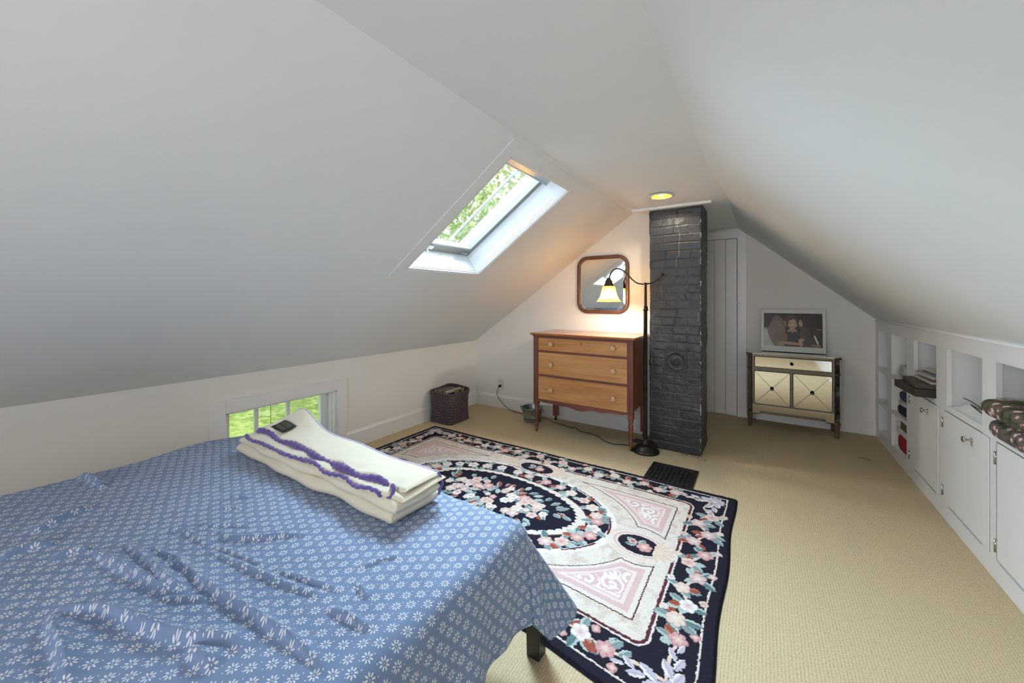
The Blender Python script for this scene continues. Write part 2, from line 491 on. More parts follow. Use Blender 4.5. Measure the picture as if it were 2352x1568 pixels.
for yc in (1.372, 1.600):
    obj('muntin', MB().box((XL-.145, yc-.013, WZ0+.05), (XL-.120, yc+.013, WZ1-.02)), M['shaft'], w1, bevel=.003)
obj('glass', MB().box((XL-.138, WY0+.03, WZ0+.03), (XL-.134, WY1-.03, WZ1-.02)), M['glass'], w1)
obj('window_stop', MB().box((XL-.06, WY1-.024, WZ0+.012), (XL-.045, WY1-.012, WZ1-.012)).box((XL-.012, WY1-.022, WZ0+.012), (XL-.002, WY1-.012, WZ1-.012)), M['shaft'], w1)
ch = [(XL-.09, 1.455 + .001*math.sin(i*2), WZ1-.015 - i*.012) for i in range(30)]
obj('pull_chain', MB().tube(ch, .0016, 6), M['bronze'], w1)

# ------------------------------------------------------------------ skylight (window_2)
ED = SL
def bar(b, x0, x1, y0, y1, d0, d1): slab(b, x0, x1, y0, y1, d0, d1)
b = MB(); t = .012
bar(b, SX0, SX0+t, SY0, SY1, 0, SD); bar(b, SX1-t, SX1, SY0, SY1, 0, SD)
bar(b, SX0, SX1, SY0, SY0+t, 0, SD); bar(b, SX0, SX1, SY1-t, SY1, 0, SD)
w2 = struct('window_2', b, M['shaft'])
b = MB(); cw = .09; cx = cw*math.cos(TH)
bar(b, SX0-cx*.85, SX1+cx, SY0-cw, SY0, -.004, 0); bar(b, SX0-cx*.85, SX1+cx, SY1, SY1+cw*1.6, -.004, 0)
bar(b, SX1, SX1+cx, SY0, SY1, -.004, 0); bar(b, SX0-cx*.85, SX0, SY0, SY1, -.004, 0)
obj('skylight_casing', b, M['ceil'], w2, bevel=.003)
# jamb beads: two thin raised lines near the room edge and one deeper
b = MB()
for d0 in (.012, .035, .150):
    bar(b, SX0+t, SX1-t, SY1-t-.005, SY1-t, d0, d0+.006); bar(b, SX0+t, SX0+t+.005, SY0+t, SY1-t, d0, d0+.006)
obj('jamb_bead', b, M['trim'], w2)
b = MB(); sx = .045*math.cos(TH)
a0, a1, y0, y1 = SX0+.012, SX1-.012, SY0+.012, SY1-.012
bar(b, a0, a0+sx*1.7, y0, y1, SD-.01, SD+.04); bar(b, a1-sx, a1, y0, y1, SD-.01, SD+.04)
bar(b, a0, a1, y0, y0+.045, SD-.01, SD+.04); bar(b, a0, a1, y1-.045, y1, SD-.01, SD+.04)
obj('skylight_frame', b, simple('pale_beige_frame', srgb(140,137,132), .45, var=.02), w2, bevel=.003)
b = MB(); g0, g1, gy0, gy1 = a0+sx*1.7, a1-sx, y0+.045, y1-.045; e = .012
bar(b, g0, g0+e, gy0, gy1, SD-.016, SD+.03); bar(b, g1-e*2.5, g1, gy0, gy1, SD-.016, SD+.03)
bar(b, g0, g1, gy0, gy0+e, SD-.016, SD+.03); bar(b, g0, g1, gy1-e, gy1, SD-.016, SD+.03)
obj('glazing_gasket', b, M['sash'], w2, bevel=.002)
b = MB(); bar(b, g1-.045, a1, y0, y1, SD-.045, SD-.012); bar(b, g1-.05, g1-.04, y0, y1, SD-.05, SD-.01); obj('blind_cassette', b, M['sash'], w2, bevel=.004)
b = MB(); bar(b, g0, g1, gy0, gy1, SD+.02, SD+.025); obj('glass', b, M['glass'], w2)
b = MB(); bar(b, g0, g1, gy1-.20, gy1-.185, SD+.06, SD+.075); bar(b, g0-.05, g1+.05, gy1+.01, gy1+.03, SD+.03, SD+.12); obj('flashing', b, M['shaft'], w2)
# crank handle on the bottom frame
h0 = onS(SX0+.035, 2.03, SD-.012)
b = MB(); b.obox(h0-np.array([0,.05,0]), ED*.03, (0,.1,0), -NO*.014)
hp = h0 - NO*.012
b.tube([hp, hp-NO*.02, hp-NO*.03-ED*.03+np.array([0,.012,0]), hp-NO*.05-ED*.045+np.array([0,-.01,0]), hp-NO*.062-ED*.07+np.array([0,.008,0])], .006, 8)
obj('crank_handle', b, M['plastic'], w2, bevel=.002)
h1 = onS(SX0+.03, 2.42, SD-.012); b = MB(); b.obox(h1, ED*.018, (0,.07,0), -NO*.008); b.obox(h1+np.array([0,.02,0])+ED*.004, ED*.01, (0,.012,0), -NO*.014)
obj('hinge_plate', b, M['sash'], w2)

# ------------------------------------------------------------------ plank door and casing in the alcove (door_1)
b = MB()
dx0, dx1, dz = -.80, -.238, 1.985
n = 5; wv = (dx1-dx0-.004)/n
for i in range(n):
    b.box((dx0+i*wv+.0015, YA-.022, .012), (dx0+(i+1)*wv-.0015, YA-.006, dz-.004))
d1 = struct('door_1', b, M['trim'], bevel=.002)
obj('door_backing', MB().box((dx0, YA-.008, .01), (dx1, YA, dz)), M['groove'], d1)
b = MB(); b.prism([(dx1, YA-.03, 0), (dx1+.09, YA-.03, 0), (dx1+.09, YA-.03, zr(dx1+.09)-.005), (dx1, YA-.03, zr(dx1)-.02)], (0,.03,0))
obj('door_casing', b, M['trim'], d1, bevel=.003)
b = MB(); b.prism([(dx0-.03, YA-.034, dz), (dx1+.005, YA-.034, dz), (dx1+.005, YA-.034, dz+.085), (dx0-.03, YA-.034, dz+.095)], (0,.034,0)); obj('head_casing', b, M['trim'], d1, bevel=.003)
obj('door_stop', MB().box((dx1+.004, YA-.036, 0), (dx1+.022, YA-.03, dz)), M['trim'], d1)
b = MB(); b.obox((dx1-.032, YA-.05, 1.262), (.07, 0, -.018), (0, .016, 0), (.004, 0, .015)); b.lathe((dx1+.004, YA-.052, 1.258), [(.012, .02), (.012, 0), (.006, -.004)], 14, 'y')
obj('turn_latch', b, M['trim'], d1, bevel=.002)

# ------------------------------------------------------------------ chimney
def vnoise(x, y, seed=0):
    xi = np.floor(x).astype(int); yi = np.floor(y).astype(int); xf = x-xi; yf = y-yi
    def h(a, b_): 
        t = np.sin(a*127.1 + b_*311.7 + seed*74.7)*43758.5453
        return t-np.floor(t)
    u = xf*xf*(3-2*xf); v = yf*yf*(3-2*yf)
    return (h(xi,yi)*(1-u)+h(xi+1,yi)*u)*(1-v) + (h(xi,yi+1)*(1-u)+h(xi+1,yi+1)*u)*v
def fbm(x, y, o=4, seed=0):
    s = 0; a = .5
    for i in range(o): s = s + a*vnoise(x*2**i, y*2**i, seed+i); a *= .5
    return s
chim = thing('chimney', 'black painted brick chimney stack rising from carpet to ceiling beside the dresser', 'chimney', (-.633, 3.7, 0))
HX0, HX1, HY0, HY1, HZ = -.838, -.428, 3.53, 3.93, 2.12
per = []  # unrolled perimeter: left, front, right
res = .0042
segs = [((HX0, HY1), (HX0, HY0)), ((HX0, HY0), (HX1, HY0)), ((HX1, HY0), (HX1, HY1))]
pts = []; nrm = []; uu = []; u = 0
for (a, c), nn in zip(segs, ((-1,0), (0,-1), (1,0))):
    L = math.hypot(c[0]-a[0], c[1]-a[1]); k = int(L/res)
    for i in range(k):
        t_ = i/k; pts.append((a[0]+(c[0]-a[0])*t_, a[1]+(c[1]-a[1])*t_)); uu.append(u+L*t_)
        if i < 2: pn = nrm[-1] if nrm else nn; m_ = np.array(pn)+np.array(nn); nrm.append(tuple(m_/np.linalg.norm(m_)))
        else: nrm.append(nn)
    u += L
pts.append(segs[-1][1]); nrm.append((1,0)); uu.append(u)
pts = np.array(pts); nrm = np.array(nrm); uu = np.array(uu)
zz = np.arange(0, HZ+res, res)
U, Z = np.meshgrid(uu, zz, indexing='ij')
Zw = Z + .010*(fbm(U*9, Z*5, 3, 5)-.5)
Uw = U + .012*(fbm(U*7+3, Z*9, 3, 9)-.5)
ch_, bl = .0715, .205
row = np.floor(Zw/ch_); off = np.where(row % 2 == 0, 0, bl/2) + (np.sin(row*7.3)*.02)
# header courses every sixth
hdr = (row % 6 == 3); blw = np.where(hdr, bl/2, bl)
fz = np.abs(Zw/ch_ - row - .5)*ch_; fu_ = np.abs(((Uw+off)/blw) % 1 - .5)*blw
dz_ = ch_/2 - fz; du = blw/2 - fu_
dm = np.minimum(dz_, du*1.25)
brick_id = row*53 + np.floor((Uw+off)/blw)
rb = np.sin(brick_id*12.9898)*43758.5; rb = rb-np.floor(rb)
patch = sst(.42, .58, fbm(U*6+1.7, Z*6, 3, 21))
groove = sst(.0015, .007, dm)
hgt = .0054*groove*(.25+.75*patch) + .0022*(rb-.5) + .004*(fbm(U*40, Z*40, 3, 2)-.5) + .008*(fbm(U*5, Z*6, 3, 8)-.5)
# chips and lumps
hgt += .006*sst(.70, .8, fbm(U*16, Z*22, 2, 31)) - .006*sst(.71, .8, fbm(U*19+7, Z*26, 2, 41))
P = np.zeros(U.shape+(3,))
P[...,0] = pts[:,None,0] + nrm[:,None,0]*hgt; P[...,1] = pts[:,None,1] + nrm[:,None,1]*hgt; P[...,2] = Z
base = np.array(srgb(58,59,63)); colr = np.ones(U.shape+(3,))*base
colr *= (.82+.36*fbm(U*30, Z*30, 3, 3))[...,None]
front = (uu >= HY1-HY0)[:,None] & (uu <= HY1-HY0+HX1-HX0)[:,None]
fx = U-(HY1-HY0)
def streak(x0, z0, z1, w, amp):
    xc = x0 + amp*(fbm(Z*14, Z*0+x0*9, 3, 7)-.5)
    return front & (np.abs(fx-xc) < w) & (Z > z0) & (Z < z1)
def paint(mask, c, k=1.0): 
    global colr
    colr = np.where(mask[...,None], colr*(1-k)+np.array(c)*k, colr)
ws = srgb(150,150,148)
for args, k in (((.235, 1.56, 1.99, .0016, .05), .8), ((.39, 1.0, 1.2, .0014, .01), .7), ((.018, .2, 1.1, .001, .01), .35), ((.09, .1, .5, .001, .01), .3), ((.17, .05, .55, .001, .01), .3), ((.24, .3, .72, .001, .012), .3), ((.1, 1.2, 1.42, .0012, .02), .35)):
    paint(streak(*args), ws, k)
sp = (vnoise(U*160, Z*160, 77) > .985) & front; paint(sp, ws, .45)
edge = front & (HX1-HX0-fx < .006) & (vnoise(U*10, Z*40, 5) > .62); paint(edge, srgb(190,190,186), .6)
gl = (dm < .002) & (vnoise(U*9, Z*30, 15) > .6) & (Z < 1.05); paint(gl, ws, .22)
big_grid('brick_stack', P, M['brick'], chim, col=colr, flip=True)
# thimble cover: square plate with a round lid
fc = (-.622, HY0-.002, .776)
b = MB(); b.box((fc[0]-.088, fc[1]-.008, fc[2]-.09), (fc[0]+.088, fc[1]+.004, fc[2]+.09))
cover = obj('flue_plate', b, M['register'], chim, bevel=.003)
cover.data.materials[0] = simple('black_painted_metal', srgb(46,47,51), .42, .1, var=.12, scale=30)
b = MB(); b.lathe(fc, [(.079, -.006), (.079, -.012), (.074, -.0155), (.069, -.013), (.068, -.011), (.05, -.012), (.026, -.013), (.022, -.017), (.017, -.017), (.014, -.012), (.008, -.012), (.004, -.016), (.0001, -.016)], 48, 'y', cap=False)
obj('flue_lid', b, cover.data.materials[0], chim)
b = MB(); b.box((fc[0]-.10, fc[1]-.01, fc[2]+.088), (fc[0]+.10, fc[1]+.006, fc[2]+.104)); obj('lintel_strip', b, cover.data.materials[0], chim, bevel=.004)
# white board fixed across the stack under the ceiling
b = MB(); b.obox((-.985, HY0-.05, 2.082), (.635, 0, 0), (0, .045, 0), (0, 0, .022)); obj('ceiling_board', b, M['trim'], chim, bevel=.002)

# ------------------------------------------------------------------ recessed ceiling light
cz = float(ceil_z(LX, LY))
dl = thing('recessed_light', 'round recessed ceiling light glowing yellow above the chimney front', 'light', (LX, LY, cz))
prof = [(.098, -.001), (.098, -.006), (.09, -.009), (.076, -.007), (.074, .0)]
obj('trim_ring', MB().lathe((LX, LY, cz), prof, 40, cap=False), M['plastic'], dl)
obj('reflector_can', MB().lathe((LX, LY, cz), [(.0742, -.004), (.072, .02), (.062, .07), (.045, .10), (.0001, .102)], 40, cap=False), M['reflector'], dl)
obj('bulb', MB().sphere((LX, LY, cz+.055), .036, 20, 12), M['bulb_can'], dl)

# ------------------------------------------------------------------ dresser
DX0, DX1, DY0, DY1, DT = -1.902, -.928, 3.318, 3.785, .975
dr = thing('dresser', 'three drawer wooden dresser on turned legs with casters against the back wall', 'dresser', (-1.415, 3.55, 0))
def ogee_top():
    b = MB(); b.box((DX0-.022, DY0-.028, DT-.020), (DX1+.022, DY1+.02, DT)); return b
obj('top', ogee_top(), M['dtop'], dr, bevel=.005, seg=3)
obj('cornice_rail', MB().box((DX0-.006, DY0-.010, DT-.034), (DX1+.006, DY1, DT-.020)).box((DX0+.03, DY0-.002, DT-.046), (DX1-.03, DY0+.02, DT-.034)), M['dframe_x'], dr, bevel=.003)
st = .048; bz = .272
for x0, x1 in ((DX0, DX0+st), (DX1-st, DX1)):
    b = MB(); b.box((x0, DY0, bz), (x1, DY0+st, DT-.034))
    for k in (.013, .024, .035): b.tube([(x0+k, DY0, bz+.03), (x0+k, DY0, DT-.05)], .0042, 8)
    obj('corner_post', b, M['dframe'], dr, bevel=.002)
for x0 in (DX0+.006, DX1-.020):
    b = MB(); b.prism([(x0, DY0+st, .30), (x0, DY0+st+.02, .335), (x0, DY1-.07, .335), (x0, DY1-.03, .30), (x0, DY1-.02, DT-.034), (x0, DY0+st, DT-.034)], (.014, 0, 0))
    obj('side_panel', b, M['dside'], dr)
obj('back_panel', MB().box((DX0+.01, DY1-.014, .32), (DX1-.01, DY1-.004, DT-.034)), M['dside'], dr)
for x0 in (DX0, DX1-st):
    b = MB(); b.box((x0, DY1-st, .05), (x0+st, DY1, DT-.034)); b.lathe((x0+st/2, DY1-st/2, 0), [(.010, .022), (.010, .05)], 12)
    lg = obj('rear_leg', b, M['dframe'], dr, bevel=.003)
    obj('caster', MB().lathe((x0+st/2-.006, DY1-st/2, .016), [(.0001, 0), (.016, 0), (.016, .012), (.0001, .012)], 16, 'x'), M['bronze'], lg)
for xc in (DX0+st/2, DX1-st/2):
    yc = DY0+st/2
    prof = [(.023, .275), (.0235, .262), (.018, .254), (.022, .247), (.022, .240), (.016, .233), (.0165, .228), (.021, .215), (.0225, .195), (.021, .165), (.017, .125), (.014, .098), (.013, .088), (.019, .082), (.019, .076), (.0145, .070), (.019, .060), (.020, .050), (.015, .042), (.010, .040)]
    lg = obj('front_leg', MB().lathe((xc, yc, 0), prof[::-1], 28), M['dframe'], dr)
    b = MB(); b.lathe((xc-.006, yc, .017), [(.0001, 0), (.017, 0), (.017, .012), (.0001, .012)], 18, 'x'); b.tube([(xc, yc, .02), (xc, yc, .045)], .009, 10)
    obj('caster', b, M['brass'], lg)
# rails and drawers
dz3 = [(.806, .928), (.572, .786), (.328, .550)]
ix0, ix1 = DX0+st, DX1-st
for z0, z1 in ((.788, .804), (.552, .570)):
    obj('drawer_rail', MB().box((ix0, DY0+.004, z0), (ix1, DY0+.03, z1)), M['dframe_x'], dr, bevel=.002)
obj('carcass_lining', MB().box((ix0, DY0+.03, .33), (ix1, DY0+.036, DT-.04)), M['void'], dr)
for i, (z0, z1) in enumerate(dz3):
    dwr = obj('drawer', MB().box((ix0+.003, DY0+.006, z0), (ix1-.003, DY0+.028, z1)), M['drawer'], dr, bevel=.0015)
    zk = (.874, .675, .432)[i]
    for xk in (-1.705, -1.098):
        prof = [(.0085, .0), (.0085, -.012), (.012, -.016), (.0235, -.020), (.0255, -.027), (.0225, -.033), (.0125, -.0362), (.0001, -.037)]
        obj('knob', MB().lathe((xk, DY0+.006, zk), prof, 24, 'y', cap=False), M['knob'], dwr)
    if i == 0:
        b = MB(); b.lathe((-1.40, DY0+.0055, z1-.030), [(.0001, -.001), (.0045, -.001), (.0045, .001)], 14, 'y', cap=False); b.box((-1.4025, DY0+.0045, z1-.046), (-1.3975, DY0+.006, z1-.03))
        obj('keyhole', b, M['void'], dwr)
# scalloped apron
ap = []; k = 40
for i in range(k+1):
    t_ = i/k; x = ix0+(ix1-ix0)*t_; s_ = abs(t_-.5)*2
    z = .300 - .028*math.exp(-((s_)/.22)**2) - .010*math.exp(-((s_-.45)/.14)**2) + (.008 if s_ > .93 else 0)
    ap.append((x, DY0+.004, z))
b = MB(); b.prism([(ix1, DY0+.004, .326), (ix0, DY0+.004, .326)] + ap, (0, .018, 0)); obj('apron', b, M['dframe_x'], dr)

# ------------------------------------------------------------------ mirror on the back wall
def rrect(x0, x1, z0, z1, r, n=10):
    out = []
    for cx_, cz_, a0 in ((x1-r, z1-r, 0), (x0+r, z1-r, 90), (x0+r, z0+r, 180), (x1-r, z0+r, 270)):
        for i in range(n+1):
            a = math.radians(a0+90*i/n); out.append((cx_+r*math.cos(a), cz_+r*math.sin(a)))
    return out
mr = thing('wall_mirror', 'rounded mirror in dark wood frame hung on the back wall above the dresser', 'mirror', (-1.38, YB-.01, 1.46))
mx0, mx1, mz0, mz1 = -1.652, -1.105, 1.158, 1.752
prof = [(0, 0), (0, .020), (.006, .027), (.014, .024), (.020, .027), (.027, .023), (.035, .015), (.036, 0)]  # inset, out
rings = []
for ins, out in prof:
    ring = rrect(mx0+ins, mx1-ins, mz0+ins, mz1-ins, max(.02, .115-ins))
    rings.append([(x, YB-.002-out, z) for x, z in ring])
P = np.array(rings).transpose(1, 0, 2)
def keep_under_slope(P):
    lim = CZ + (P[...,0]-CXL)*math.tan(TH) - .012
    P[...,2] = np.minimum(P[...,2], lim); return P
P = keep_under_slope(P)
b = MB(); b.grid(P, closed_u=True); obj('mirror_frame', b, M['mframe'], mr)
b = MB(); ring = rrect(mx0+.033, mx1-.033, mz0+.033, mz1-.033, .085); ri = rrect(mx0+.058, mx1-.058, mz0+.058, mz1-.058, .068)
n = len(ring); b.add([(x, YB-.009, z) for x, z in ring] + [(x, YB-.0125, z) for x, z in ri], [(i, (i+1) % n, n+(i+1) % n, n+i) for i in range(n)])
b.add([(x, YB-.0125, z) for x, z in ri], [tuple(range(n))])
obj('mirror_glass', b, M['mirror'], mr)

# ------------------------------------------------------------------ floor lamp
LPX, LPY = -.845, 3.405
fl = thing('floor_lamp', 'dark bronze bridge arm floor lamp with lit amber bell shade beside chimney', 'lamp', (LPX, LPY, 0))
prof = [(.113, 0), (.114, .010), (.110, .017), (.100, .021), (.092, .033), (.086, .037), (.080, .046), (.064, .058), (.048, .066), (.040, .069), (.034, .078), (.022, .086), (.018, .098), (.0175, .11)]
obj('base', MB().lathe((LPX, LPY, 0), prof, 48), M['bronze'], fl)
b = MB(); b.lathe((LPX, LPY, 0), [(.017, .09), (.0165, .14), (.0158, 1.205), (.024, 1.208), (.025, 1.216), (.019, 1.222), (.021, 1.232), (.017, 1.242), (.0125, 1.25), (.0115, 1.43), (.014, 1.434), (.014, 1.445), (.0001, 1.448)], 24)
obj('pole', b, M['bronze'], fl)
def smooth_path(pts, k=8):
    out = []; p = [np.array(q, float) for q in pts]
    for i in range(len(p)-1):
        p0 = p[max(i-1,0)]; p1 = p[i]; p2 = p[i+1]; p3 = p[min(i+2, len(p)-1)]
        for j in range(k):
            t_ = j/k
            out.append(.5*((2*p1)+(-p0+p2)*t_+(2*p0-5*p1+4*p2-p3)*t_**2+(-p0+3*p1-3*p2+p3)*t_**3))
    out.append(p[-1]); return out
arm = [(-1.163, 1.49), (-1.150, 1.535), (-1.118, 1.570), (-1.085, 1.576), (-1.050, 1.564), (-1.005, 1.53), (-.96, 1.478), (-.915, 1.444), (-.87, 1.434), (-.845, 1.434), (-.805, 1.440), (-.765, 1.456), (-.735, 1.482), (-.712, 1.505)]
b = MB(); b.tube(smooth_path([(x, LPY, z) for x, z in arm]), .0062, 12); obj('arm', b, M['bronze'], fl)
b = MB(); b.tube([(-.716, LPY, 1.500), (-.708, LPY, 1.508), (-.702, LPY, 1.514), (-.696, LPY, 1.519)], [.006, .014, .014, .005], 14); b.sphere((-.712, LPY, 1.522), .007, 10, 8); obj('finial', b, M['bronze'], fl)
sxx = -1.168
prof = [(.006, 1.500), (.012, 1.497), (.018, 1.490), (.022, 1.478), (.031, 1.468), (.033, 1.463), (.029, 1.460), (.036, 1.445), (.046, 1.424), (.049, 1.418), (.0001, 1.417)]
obj('socket_cap', MB().lathe((sxx, LPY, 0), prof, 28, cap=False), M['bronze'], fl)
prof = [(.050, 1.422), (.055, 1.416), (.060, 1.395), (.066, 1.365), (.075, 1.335), (.088, 1.308), (.103, 1.288), (.107, 1.283), (.105, 1.281), (.085, 1.304), (.072, 1.333), (.062, 1.365), (.056, 1.395), (.050, 1.418)]
obj('lamp_shade', MB().lathe((sxx, LPY, 0), prof, 40, cap=False), M['shade'], fl)
obj('bulb', MB().sphere((sxx, LPY, 1.362), .033, 20, 12, (1,1,1.15)), M['bulb'], fl)
# cord along the floor to the outlet
cp = [(-2.645, YB-.035, .262), (-2.655, YB-.05, .24), (-2.67, YB-.05, .16), (-2.60, YB-.055, .085), (-2.50, 3.76, .03), (-2.38, 3.74, .012), (-2.24, 3.735, .008), (-2.12, 3.745, .007), (-1.98, 3.735, .007), (-1.85, 3.66, .007), (-1.72, 3.63, .007), (-1.63, 3.60, .007), (-1.58, 3.62, .007), (-1.50, 3.55, .007), (-1.40, 3.545, .007), (-1.30, 3.50, .007), (-1.22, 3.43, .007), (-1.13, 3.40, .007), (-1.03, 3.435, .007), (-.975, 3.44, .008), (-.93, 3.43, .012)]
obj('power_cord', MB().tube(smooth_path(cp, 6), .0035, 8), M['cord'], fl)
b = MB(); b.box((-2.657, YB-.045, .252), (-2.633, YB-.008, .280)); obj('plug', b, M['cord'], fl, bevel=.004)
b = MB(); b.box((-.985, 3.555, 0), (-.925, 3.615, .022)); b.box((-1.02, 3.56, .0), (-.98, 3.60, .016)); obj('foot_switch', b, M['cord'], fl, bevel=.006)

# outlet
ot = thing('wall_outlet', 'white double wall outlet with a black plug on the back wall', 'outlet', (-2.645, YB, .295))
obj('cover_plate', MB().box((-2.683, YB-.006, .236), (-2.607, YB-.0005, .354)), M['plastic'], ot, bevel=.003)
for zc in (.267, .323):
    so = obj('receptacle', MB().lathe((-2.645, YB-.006, zc), [(.0165, .002), (.0165, -.002), (.0001, -.002)], 20, 'y', cap=False), M['plastic'], ot)
    b = MB(); b.box((-2.652, YB-.0085, zc-.002), (-2.650, YB-.0078, zc+.007)); b.box((-2.640, YB-.0085, zc-.002), (-2.638, YB-.0078, zc+.007)); obj('slot', b, M['void'], so)

# ------------------------------------------------------------------ bucket
bk = thing('metal_bucket', 'small galvanised metal bucket on carpet at left of the dresser', 'bucket', (-2.078, 3.60, 0))
cb = (-2.078, 3.60, 0)
prof = [(.0001, .004), (.086, .004), (.090, .000), (.092, .004), (.096, .05), (.0985, .052), (.097, .055), (.113, .142), (.116, .144), (.116, .149), (.112, .150), (.110, .145), (.094, .05), (.088, .008), (.0001, .008)]
obj('body', MB().lathe(cb, prof, 48, cap=False), M['galv'], bk)
for s_ in (-1, 1):
    aa = math.radians(40); ex, ey = math.cos(aa)*s_, math.sin(aa)*s_
    tx, ty = -math.sin(aa), math.cos(aa)
    pts_ = []
    for i in range(15):
        a = PI*i/14
        pts_.append((cb[0]+ex*(.113+.010*math.sin(a))+tx*.045*math.cos(a), cb[1]+ey*(.113+.010*math.sin(a))+ty*.045*math.cos(a), .118+ (.052 if s_ < 0 else -.03)*math.sin(a)))
    obj('handle', MB().tube(pts_, .004, 8), M['galv'], bk)

# ------------------------------------------------------------------ woven basket with magazines
bs = thing('woven_basket', 'dark purple brown woven strap basket in the left back corner', 'basket', (-2.845, 3.15, 0))
BX0, BX1, BYa, BYb, BH = -3.0, -2.69, 2.985, 3.31, .325
ring0 = rrect(BX0, BX1, BYa, BYb, .05, 12)
# resample perimeter evenly
rp = np.array(ring0 + ring0[:1]); sl_ = np.concatenate([[0], np.cumsum(np.linalg.norm(np.diff(rp, axis=0), axis=1))])
npt = 320; tt = np.linspace(0, sl_[-1], npt, endpoint=False)
px_ = np.interp(tt, sl_, rp[:,0]); py_ = np.interp(tt, sl_, rp[:,1]); ctr = np.array([-2.845, 3.1475])
hz = np.linspace(0, 1, 110)
Tm, Hm = np.meshgrid(tt, hz, indexing='ij')
cw_, chh = sl_[-1]/44, 1/11.0
ci = np.floor(Tm/cw_); cj = np.floor(Hm/chh); over = ((ci+cj) % 2 == 0)
fa = np.abs(Tm/cw_-ci-.5)*2; fb = np.abs(Hm/chh-cj-.5)*2
bump = np.where(over, (1-fa**2)*1.0*(1-.3*fb**4), (1-fb**2)*1.0*(1-.3*fa**4))
gapm = (fa > .86) | (fb > .86)
rr = .008*bump - .003
Xb = px_[:,None]; Yb = py_[:,None]
dx_, dy_ = Xb-ctr[0], Yb-ctr[1]; dl_ = np.hypot(dx_, dy_)
infl = 1.0 - .05*np.sin(Hm*PI) + .03*sst(.8, 1, Hm) + .03*(fbm(Tm*5, Hm*3, 2, 61)-.5)
P = np.zeros(Tm.shape+(3,))
P[...,0] = ctr[0]+dx_*infl+dx_/dl_*rr; P[...,1] = ctr[1]+dy_*infl+dy_/dl_*rr
rimz = BH + .02*(dy_/.16)*.4 - .012*(dx_/.16) + .008*np.sin(Tm*9)
P[...,2] = Hm*rimz
P[...,0] = np.maximum(P[...,0], -3.005)
bc = np.array(srgb(104,88,92)); col_ = np.ones(P.shape)*bc*(.8+.4*fbm(ci*3.3, cj*5.7, 1, 4))[...,None]
col_ = np.where(gapm[...,None], col_*.6, col_)
big_grid('basket_weave', P, M['basket'], bs, col=col_, closed_u=True)
Pi = P.copy(); 
for ax_, cc_ in ((0, ctr[0]), (1, ctr[1])): Pi[...,ax_] = cc_ + (P[...,ax_]-cc_)*.95
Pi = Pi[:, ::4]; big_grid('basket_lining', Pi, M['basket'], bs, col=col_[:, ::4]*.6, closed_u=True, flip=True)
rimp = [tuple(P[i,-1]*.5+Pi[i,-1]*.5) for i in range(0, npt, 6)]; rimp.append(rimp[0])
b = MB(); b.tube(rimp, .009, 8, cap=False); rim_o = obj('basket_rim', b, simple('dark_strap', srgb(80,68,70), .6, var=.2, scale=40), bs)
b = MB(); b.prism([(x*.98-.02*2.845, y*.98+.02*3.1475, .004) for x, y in ring0], (0,0,.006)); obj('basket_base', b, M['void'], bs)
# magazines standing in the basket, spines up
mcols = [(196,186,160), (206,198,176), (92,76,78), (188,176,148), (74,62,66), (200,192,168), (106,96,98), (190,180,156), (58,52,56), (204,196,172), (170,158,136), (196,188,164)]
for i, c in enumerate(mcols):
    x0 = -2.958 + i*.0142; y0 = 3.025 + RNG.uniform(0, .012); ln = .225 + RNG.uniform(-.01, .02); zt = .332 + RNG.uniform(-.008, .006)
    b = MB(); b.box((x0, y0, .09), (x0+.0125, y0+ln, zt))
    nm = 'magazine'
    o = obj(nm, b, simple('magazine_cover', srgb(*c), .5, var=.06, scale=30), None, bevel=.002, origin=(x0+.006, y0+ln/2, .09))
    pos = ['at the wall end', 'second from the wall', 'third from the wall', 'fourth from the wall', 'fifth from the wall', 'sixth from the wall', 'seventh from the wall', 'eighth from the wall', 'ninth from the wall', 'tenth from the wall', 'eleventh from the wall', 'last of the row towards the room'][i]
    shade_ = 'dark purple' if sum(c) < 330 else 'cream'
    tag(o, f'{shade_} spined magazine standing in the woven basket, {pos}', 'magazine', 'magazines in the woven basket')
# kraft box and black-and-white magazine leaning at the near side
b = MB(); b.obox((-2.770, 3.12, .10), (.012, 0, .0), (0, .15, 0), (.012, 0, .238)); o = obj('kraft_envelope', b, simple('kraft_card', srgb(158,140,108), .7, var=.06), None, bevel=.002, origin=(-2.76, 3.15, .1)); tag(o, 'tan card envelope with a dark round mark leaning in the woven basket', 'envelope')
b = MB(); b.lathe((-2.7475, 3.20, .312), [(.0001, .0015), (.018, .0015), (.020, 0)], 18, 'x', cap=False); obj('round_mark', b, simple('dark_print', srgb(84,72,56), .6), o)
b = MB(); b.obox((-2.775, 3.02, .10), (.02, 0, .0), (0, .085, 0), (.012, 0, .222)); o = obj('magazine', b, simple('glossy_print', srgb(60,54,60), .3, var=.9, scale=60), None, bevel=.002, origin=(-2.77, 3.05, .1)); tag(o, 'black and white printed magazine lying at the near edge of the woven basket', 'magazine', 'magazines in the woven basket')

